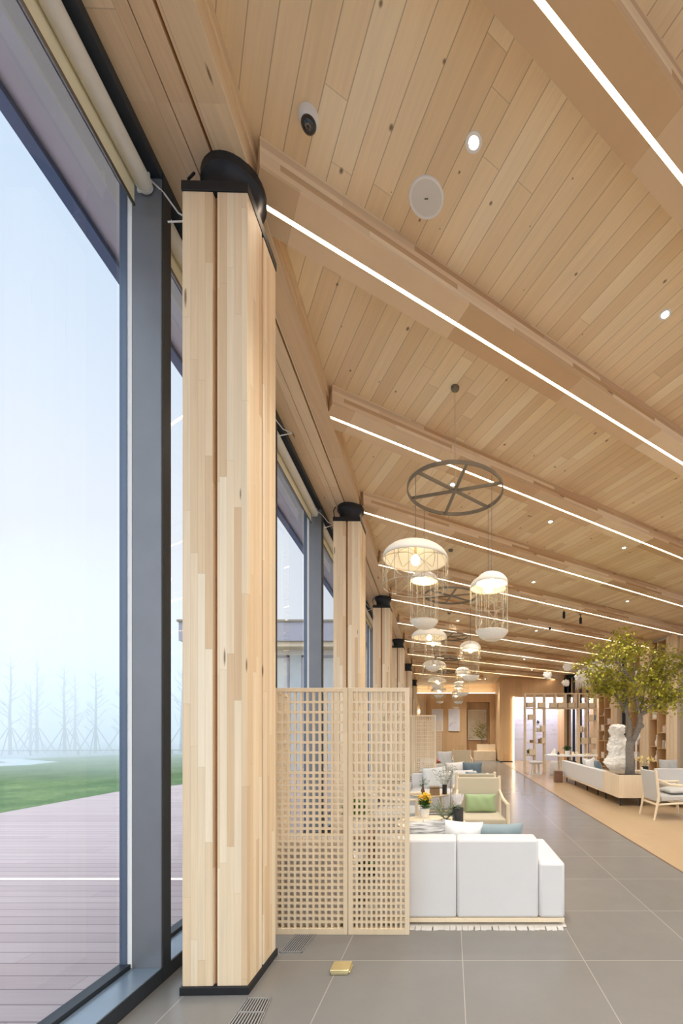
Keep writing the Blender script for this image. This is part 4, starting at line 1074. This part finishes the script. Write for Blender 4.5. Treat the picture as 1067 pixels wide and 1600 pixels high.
# ------------------------------------------------------------------ right-hand wall: bookcases, timber piers, windows
TH = math.atan(.245); CT = math.cos(TH)
def rw(name, Y, label=None, cat=None, group=None, kind=None, z=.002):
    return thing(name, label, cat, (wallX(Y), Y, z), TH, group, kind)
ZR = lambda Y: zc(wallX(Y), Y) - .06
def rbox(mb, Ya, Yb, d0, d1, z0, z1, Yo):
    return mb.box(d0, d1, (Ya-Yo)/CT, (Yb-Yo)/CT, z0, z1)
def pier(Ya, Yb):
    t = rw('timber_pier', Ya, kind='structure')
    n = max(2, round((Yb-Ya)/.17)); st_ = (Yb-Ya)/CT/n
    for k in range(n): obj('post', MB().box(-.02, .30, k*st_+.006, (k+1)*st_-.006, 0, ZR(Yb)), M['pale_oak'], t, bevel=.004)
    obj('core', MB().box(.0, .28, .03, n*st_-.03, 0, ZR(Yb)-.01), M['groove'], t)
items = []
def bookcase(Ya, Yb, cols, label, zs, seed):
    t = rw('bookcase', Ya, label, 'bookcase', 'oak bookcases along the right-hand wall')
    Lc = (Yb-Ya)/CT; H = ZR(Yb); wc = Lc/cols
    for k in range(cols+1):
        y = min(k*wc, Lc-.03); obj('side_panel', MB().box(0, .34, y, y+.03, 0, H), M['oak'], t)
    obj('back_panel', MB().box(.325, .34, 0, Lc, 0, H), M['oak'], t)
    obj('top_panel', MB().box(0, .34, 0, Lc, H-.03, H), M['oak'], t)
    rr = random.Random(seed)
    for k in range(cols):
        for z in zs[k % len(zs)]:
            if z > H - .15: continue
            obj('shelf', MB().box(.005, .33, k*wc+.03, (k+1)*wc, z-.014, z+.014), M['oak'], t)
            items.append((Ya, k*wc+.05, (k+1)*wc-.03, z+.0145, rr.random()))
    return t
bookcase(14.34, 15.15, 2, 'tall oak bookcase with staggered shelves, behind the right of the tree', [[.06,.92,1.44,2.3,2.95,3.5,4.05],[.06,.47,.97,1.89,2.6,3.3,3.9]], 3)
bookcase(15.62, 16.2, 1, 'narrow oak bookcase beside the window, behind the tree trunk', [[.06,.5,1.0,1.6,2.2,2.9,3.5]], 8)
bookcase(17.3, 18.14, 2, 'tall oak bookcase next to the shelf partition', [[.06,.55,1.1,1.75,2.4,3.0,3.6],[.06,.4,1.1,1.5,2.1,2.9,3.5]], 5)
pier(13.86, 14.33); pier(15.16, 15.60); pier(16.9, 17.28)
def side_window(n, Ya, Yb, bars=1):
    t = rw('window_%d' % n, Ya, kind='structure')
    L = (Yb-Ya)/CT; H = ZR(Yb)
    f = MB().box(.2,.3,0,.06,0,H).box(.2,.3,L-.06,L,0,H).box(.2,.3,0,L,0,.1).box(.2,.3,0,L,H-.1,H)
    for k in range(1, bars+1): f.box(.2,.3,k*L/(bars+1)-.03,k*L/(bars+1)+.03,0,H)
    obj('frame', f, M['dark_steel'], t)
    obj('pane', MB().add([(.25,.03,.05),(.25,L-.03,.05),(.25,L-.03,H-.05),(.25,.03,H-.05)], [(0,1,2,3)]), M['glass'], t)
side_window(21, 16.22, 16.88, 0)
side_window(22, 18.18, 21.1, 4)
side_window(23, 11.2, 13.84, 1)
side_window(24, 6.0, 10.7, 2)
side_window(25, 0.6, 5.5, 2)
pier(10.72, 11.18); pier(5.55, 5.98)
# high shelf over the window at the frame's right edge
t = rw('wall_shelf', 12.2, 'high oak shelf of open cubbies over the right-hand window', 'shelf', z=3.98)
Lc = (14.32-12.2)/CT
obj('shelf_board', MB().box(0,.32,0,Lc,0,.03), M['oak'], t); obj('top_panel', MB().box(0,.32,0,Lc,.5,.53), M['oak'], t)
for k in range(5): obj('divider', MB().box(0,.32,k*(Lc-.03)/4,k*(Lc-.03)/4+.03,.03,.5), M['oak'], t)
for k in range(4):
    x, y = .12, (k+.55)*(Lc)/4
    p = Matrix.Rotation(TH, 3, 'Z') @ Vector((x, y, 0)); b = thing('storage_box', 'white box in the high wall shelf, %s cubby from the window end' % ORD[k], 'box', (t.location.x+p.x, t.location.y+p.y, 4.011), TH, 'white boxes in the high wall shelf')
    obj('body', MB().box(-.1,.1,-.12,.12,0,.3), M['book_white'], b, bevel=.006); obj('lid', MB().box(-.104,.104,-.124,.124,.3,.33), M['book_white'], b)
# things in the bookcases
words = ['lowest','second','third','fourth','fifth','sixth','top']
cnt = 0
bkn = {14.34:'bookcase at the tree', 15.62:'narrow bookcase by the window', 17.3:'bookcase by the partition'}
rr = random.Random(77)
seen = {}
for (Ya, ya, yb, z, rv) in items:
    if z < .2: continue
    def wp(x, y): 
        p = Matrix.Rotation(TH, 3, 'Z') @ Vector((x, y, 0)); return (wallX(Ya)+p.x, Ya+p.y, z + .002)
    colw = 'left' if ya > .3 else 'right'
    wherez = '%s shelf, %s' % (words[min(int(z/.62), 6)], bkn[Ya] if Ya == 15.62 else bkn[Ya] + ' ' + colw)
    pick = rv
    if pick < .34:
        b = thing('white_vase', 'white bottle vase, %s' % wherez, 'vase', wp(.15, (ya+yb)/2), TH, 'white vases in the bookcases')
        h = .16 + .22*rr.random()
        obj('body', MB().lathe([(.001,0),(.05,0),(.07,h*.35),(.03,h*.62),(.022,h*.8),(.03,h),(.001,h*.96)], (0,0,0), 20), M['ceramic'], b, smooth='auto')
    elif pick < .82:
        y = ya + .02; nb_ = 2 + int(rr.random()*3)
        cols_ = ['book_white','book_beige','book_pink','book_green','book_white']
        for q in range(nb_):
            wd = .025 + .03*rr.random(); h = .18 + .09*rr.random()
            mt = cols_[int(rr.random()*5)]
            b = thing('book', '%s book, %s in its row, %s' % ({'book_white':'white','book_beige':'beige','book_pink':'rose','book_green':'green'}[mt], ORD[q], wherez), 'book', wp(.12, y + wd/2), TH, 'books in the oak bookcases')
            obj('cover', MB().box(-.08,.09,-wd/2,-wd/2+.003,0,h).box(-.08,.09,wd/2-.003,wd/2,0,h).box(-.083,-.079,-wd/2,wd/2,0,h), M[mt], b)
            obj('pages', MB().box(-.079,.085,-wd/2+.003,wd/2-.003,.004,h-.004), M['white_cloth'], b)
            y += wd + .004
            if y > yb - .06: break
    else:
        b = thing('storage_box', 'white storage box, %s' % wherez, 'box', wp(.15, (ya+yb)/2), TH, 'boxes in the bookcases')
        s_ = min(.1, (yb-ya)/2-.03)
        obj('body', MB().box(-.1,.1,-s_,s_,0,.2), M['book_white'], b, bevel=.005); obj('lid', MB().box(-.104,.104,-s_-.004,s_+.004,.2,.23), M['book_white'], b)

# white cloud mobiles
def cloud(px, py, r, Y, label, fringe=False, n=8):
    c = at(px, py, Y)
    t = thing('cloud_mobile', label, 'hanging ornament', c, 0, 'white cloud mobiles')
    poly = []
    for k in range(64):
        a = 2*PI*k/64; q = r*(.84 + .16*abs(math.cos(a*n/2)) + .05*math.sin(a*3+r*40)); poly.append((q*math.cos(a)*1.08, q*math.sin(a)*.95))
    mb = MB(); 
    rings = [(1.0,-.012),(1.02,0),(1.0,.012)]
    b = len(mb.v)
    for (s_, yy) in [(.0,-.05),(.55,-.042),(.9,-.025),(1.0,0),(.9,.025),(.55,.042),(.0,.05)]:
        for x, z in poly: mb.v.append((x*s_, yy*r/.15, z*s_))
    for i in range(6):
        for k in range(64): mb.f.append((b+i*64+k, b+i*64+(k+1)%64, b+(i+1)*64+(k+1)%64, b+(i+1)*64+k))
    if fringe:
        for k in range(18):
            x = -r*.9 + 1.8*r*k/17; l_ = r*(.9+.5*rnd.random()); mb.tube([(x,0,-r*.3),(x,0,-r*.3-l_)], .008, 5)
    obj('body', mb, M['plaster'], t, smooth=True)
    zz = zc(c.x, c.y) - c.z
    obj('thread', MB().tube([(0,0,r*.8),(0,0,zz)], .002, 4), M['wire'], t)
cloud(855.4, 1055, .145, 14.2, 'small white cloud mobile hanging leftmost, before the panelled wall')
cloud(887, 1042.5, .15, 14.0, 'white cloud mobile hanging highest, just right of the leftmost one')
cloud(884, 1067, .125, 14.3, 'smallest white cloud mobile, hanging below the highest one')
cloud(911, 1057, .25, 13.4, 'large fringed white cloud mobile left of the tree crown', True, 12)
cloud(931, 1042, .24, 13.0, 'large white cloud mobile half behind the tree leaves, left part')
cloud(948, 1043, .17, 12.8, 'white cloud mobile behind the tree leaves, beside the large one')
for q, (px, py) in enumerate(((881,998),(907,998),(859,1013))):
    c = at(px, py, 11.4 + .5*q); zt_ = zc(c.x, c.y)
    t = thing('spot_lamp', 'small black cylinder spotlight on the ceiling, %s' % ['left of the tree crown','at the tree crown edge','leftmost of the three'][q], 'ceiling light', (c.x, c.y, zt_), 0, 'black cylinder spotlights')
    obj('housing', MB().tube([(0,0,-.10),(0,0,-.26)], .035, 16), M['black'], t, smooth='auto'); obj('stem', MB().tube([(0,0,0),(0,0,-.11)], .012, 10), M['black'], t, smooth='auto')
    obj('mount', MB().lathe([(.001,-.02),(.04,-.02),(.04,.003)], (0,0,0), 20), M['black'], t, smooth='auto')

# ------------------------------------------------------------------ far wall: paintings, alcove tree, steps, globe lamp
def art_mat(name, bgc, fgc, dens, scale, seed, side=0):
    m, t, b = base(name); tc = t.new('ShaderNodeTexCoord').outputs['Object']
    sp = t.new('ShaderNodeSeparateXYZ'); t.put(sp.inputs[0], tc)
    n = t.noise(t.comb(t.m('MULTIPLY', sp.outputs[0], scale), t.m('MULTIPLY', sp.outputs[2], scale), float(seed)), 1.0, 5, .7, 1.0)
    bgn = t.noise(t.comb(sp.outputs[0], sp.outputs[2], seed+9.0), 1.6, 2)
    k = t.map(n, dens, dens+.07)
    if side: k = t.m('MULTIPLY', k, t.map(t.m('MULTIPLY', sp.outputs[2], float(side)), -.1, .5, 0, 1))
    c = t.mix(k, t.ramp(bgn, [(.3, bgc[0]), (.7, bgc[1])]), fgc)
    t.l.new(c, b.inputs['Base Color']); b.inputs['Roughness'].default_value = .7; return m
def painting(x0p, x1p, y0p, y1p, Y, mat, label, th=.05):
    a = at(x0p, y1p, Y); b = at(x1p, y0p, Y); cx = (a.x+b.x)/2; cz = (a.z+b.z)/2; w2 = (b.x-a.x)/2; h2 = (b.z-a.z)/2
    t = thing('painting', label, 'painting', (cx, Y, cz))
    obj('canvas', MB().box(-w2+.02, w2-.02, .004, th-.01, -h2+.02, h2-.02), mat, t)
    obj('frame', MB().box(-w2,-w2+.025,0,th,-h2,h2).box(w2-.025,w2,0,th,-h2,h2).box(-w2+.025,w2-.025,0,th,-h2,-h2+.025).box(-w2+.025,w2-.025,0,th,h2-.025,h2), M['white_plastic'], t)
painting(674.5, 692, 1108, 1142, 23.44, art_mat('ink_sheet', (srgb(226,224,226), srgb(214,214,218)), srgb(96,98,108), .58, 3.2, 2, 1), 'white framed ink picture half behind the far lattice screen')
painting(700.5, 718, 1108, 1142, 23.44, art_mat('mist_picture', (srgb(214,216,224), srgb(230,228,230)), srgb(120,122,130), .56, 3.6, 5, -1), 'pale framed picture hanging left of the alcove')
painting(731, 759.5, 1109, 1156, 23.9, art_mat('landscape_picture', (srgb(206,192,164), srgb(222,212,188)), srgb(150,142,122), .56, 2.2, 7), 'tall beige landscape painting set in the alcove')
t = thing('alcove_tree', 'slender yellow-green tree standing before the alcove painting', 'tree', at(753, 1187, 23.3))
t.location.z = 0; rn0 = t.location.copy()
lf2 = MB(); st2 = MB(); rnd = random.Random(4)
obj('pot', MB().lathe([(.001,0),(.15,0),(.18,.3),(.16,.3),(.001,.28)], (0,0,0), 24), M['ceramic'], t, smooth='auto')
st2.tube([(0,0,.2),(-.02,0,1.0),(-.08,0,1.6)], [.02,.016,.01], 6); st2.tube([(0,0,.3),(.05,0,1.1),(.06,0,1.7)], [.016,.012,.008], 6)
for k in range(26):
    b0 = (rnd.uniform(-.08,.08), 0, rnd.uniform(1.0,1.75)); sprig(lf2, b0, (rnd.uniform(-1,1), rnd.uniform(-.3,.3), rnd.uniform(.1,.9)), rnd.uniform(.22,.52), 16, .11, .06, .005, st2)
obj('trunk', st2, M['bark'], t); obj('foliage', lf2, M['tree_leaf'], t)
t = thing('stepped_platform', 'low stepped timber platform at the foot of the far wall', 'platform', (1.25, 22.35, 0))
obj('lower_step', MB().box(-.05, 1.05, 0, .6, 0, .48), M['pale_oak'], t, bevel=.006); obj('upper_step', MB().box(.1, 1.05, .28, .6, .48, .80), M['pale_oak'], t, bevel=.006)
t = thing('wall_lamp', 'white globe wall lamp glowing above the far lattice screen', 'lamp', (at(655,1111,22.8).x, 23.46, at(655,1111,22.8).z))
obj('globe', MB().ball((0,-.14,0), .095, 18, 12), M['globe'], t, smooth=True); obj('bracket', MB().tube([(0,.03,.0),(0,-.05,0)], .02, 10), M['gunmetal'], t, smooth='auto')
struct('trim_3', MB().box(-1.62, -1.30, 23.2, 23.5, 0, 3.3).box(-1.34, -1.24, 23.25, 23.5, 3.0, 3.35), M['panel'])

# ------------------------------------------------------------------ outside
gz = -.05
struct('deck', MB().prism([(-1.95,-4),(-1.95,24),(-7.2,24),(-7.7,12.9),(-8.5,11.2),(-8.5,-4)], gz-.1, gz), M['deck'])
tag(obj('deck_light', MB().box(-8.4, -2.0, 4.60, 4.64, gz, gz+.004), M['deck_led']), 'long white light strip set across the outdoor deck', 'light')
poly = [(-8.5,-4),(-8.5,11.2),(-7.7,12.9),(-7.2,24),(-7.2,29),(-15,30.2),(-21.5,29.5),(-24,24.8),(-19.8,22.5),(-19.5,20),(-25,15),(-30,8),(-30,-4)]
struct('lawn', MB().prism(poly, gz-.12, gz-.02), M['grass'])
struct('ground', MB().box(-140, 140, -60, 160, gz-.4, gz-.13), M['shore'])
struct('path', MB().prism([(-24,24.6),(-19.9,22.4),(-19.4,20.2),(-25,15.2),(-27,16),(-21.6,20.6),(-22,22),(-26,24)], gz-.1, gz-.012), M['path'])
tag(obj('gravel_bed', MB().prism([(-21.6,20.6),(-22,22),(-26,24),(-30,22),(-27,16)], gz-.1, gz-.01), M['gravel']), 'bed of brown gravel beside the curved path', 'gravel', None, 'stuff')
t = thing('shore_rail', 'thin grey rail along the misty water edge', 'rail', (-12, 30.2, gz-.1))
ra = MB().tube([(-30,-2.2,.34),(-14,-.6,.34),(-1,.4,.34),(6,.8,.34)], .035, 8); obj('rail', ra, M['ext_bark'], t)
for k in range(8):
    x = -16 + k*3; y = -.8 + .07*k*1.0 + (.1 if k > 4 else 0)
    obj('post', MB().box(x-.03,x+.03,-.6+.077*(x+14)-.03,-.6+.077*(x+14)+.03,0,.32), M['ext_bark'], t)
def bare_tree(px, Y, h, seed, label):
    r_ = random.Random(seed); X = (px-VX)/F*Y
    t = thing('bare_tree', label, 'tree', (X, Y, gz-.14), 0, 'bare staked trees in the mist')
    tr = MB(); tr.tube([(0,0,0),(r_.uniform(-.05,.05),0,h*.4),(r_.uniform(-.08,.08),0,h*.75),(0,0,h)], [.11,.08,.045,.012], 7)
    obj('trunk', tr, M['ext_bark'], t)
    b = MB()
    for k in range(24):
        z = h*(.24 + .72*k/24); a = r_.uniform(0,2*PI); l = (1.0 - .75*(z/h))*1.7*r_.uniform(.6,1.15); d = Vector((math.cos(a), math.sin(a), r_.uniform(.5,1.1))).normalized()
        p0 = Vector((0,0,z)); p1 = p0 + d*l*.5; p2 = p1 + (d+Vector((0,0,.25))).normalized()*l*.5
        b.tube([p0,p1,p2], [.026,.017,.007], 4, cap=False)
        for q in range(3):
            e = (d + Vector((r_.gauss(0,.6), r_.gauss(0,.6), r_.gauss(.2,.4)))).normalized(); s0 = p0.lerp(p2, r_.uniform(.3,.9)); b.tube([s0, s0+e*l*.4], [.011,.005], 3, cap=False)
    obj('branches', b, M['ext_bark'], t)
    for k in range(4):
        a = .4 + k*PI/2; st = MB().tube([(math.cos(a)*1.15, math.sin(a)*1.15, 0),(math.cos(a)*.12, math.sin(a)*.12, 1.9)], .035, 5); obj('stake', st, M['ext_bark'], t)
for px, Y, h, sd, lb in ((16,31,7.1,1,'bare staked tree farthest left in the mist outside'),(47,35,5.6,2,'short bare staked tree between two taller ones outside'),(58,33,7.4,3,'tallest bare staked tree in the mist, right of the short one'),
                        (101,33,6.6,4,'bare staked tree in the middle of the misty row'),(117,36,6.4,5,'faint bare tree just right of the middle one in the mist'),(149,33,6.2,6,'bare staked tree left of the first window mullion'),(192,34,5.2,7,'bare staked tree half behind the first window mullion'),(284,34,6.6,8,'bare tree seen between the mullion and the first column')):
    bare_tree(px, Y, h, sd, lb)

# neighbouring wing seen through the second bay
t = thing('neighbour_building', 'grey low building with deep eave and lit windows seen through the second window bay', 'building', (-9.4, 16.5, gz))
def nb(x0,x1,y0,y1,z0,z1): return MB().box(x0,x1,y0,y1,z0,z1)
obj('wall', nb(0, 6.1, .8, 6, 0, 4.72), M['plaster'], t)
obj('eave_soffit', nb(-.6, 6.4, .05, 6.5, 4.72, 4.9), M['pale_oak'], t)
obj('fascia', nb(-.7, 6.5, -.1, 6.6, 4.9, 5.60), M['neighbour'], t)
obj('roof_edge', nb(-.75, 6.55, -.15, 6.65, 5.60, 5.68), M['gunmetal'], t)
gl_ = obj('window', MB().box(1.0,1.08,.70,.8,.1,4.5).box(3.02,3.1,.70,.8,.1,4.5).box(1.0,3.1,.70,.8,4.42,4.5), M['neighbour'], t); obj('pane', MB().box(1.08,3.02,.76,.78,.1,4.42), M['lgrey_cloth'], gl_)
gl_ = obj('window', MB().box(3.6,3.68,.70,.8,.1,4.5).box(5.4,5.48,.70,.8,.1,4.5).box(3.6,5.48,.70,.8,4.42,4.5), M['neighbour'], t); obj('pane', MB().box(3.68,5.4,.76,.78,.1,4.42), M['lgrey_cloth'], gl_)
obj('cladding', MB().box(3.12,3.58,.72,.8,0,4.5), M['path'], t)

# mist over the lawn and the water
fog = bpy.data.materials.new('mist'); fog.use_nodes = True; ft = NT(fog); ft.n.remove(ft.n['Principled BSDF'])
vs = ft.new('ShaderNodeVolumeScatter'); vs.inputs['Color'].default_value = (1, .965, .98, 1); vs.inputs['Density'].default_value = .062
ft.l.new(vs.outputs[0], ft.n['Material Output'].inputs['Volume'])
tag(obj('mist', MB().box(-130, -9.9, 13.5, 110, gz-.1, 8.2), fog), 'pale mist over the lawn and water outside', 'mist', None, 'stuff')
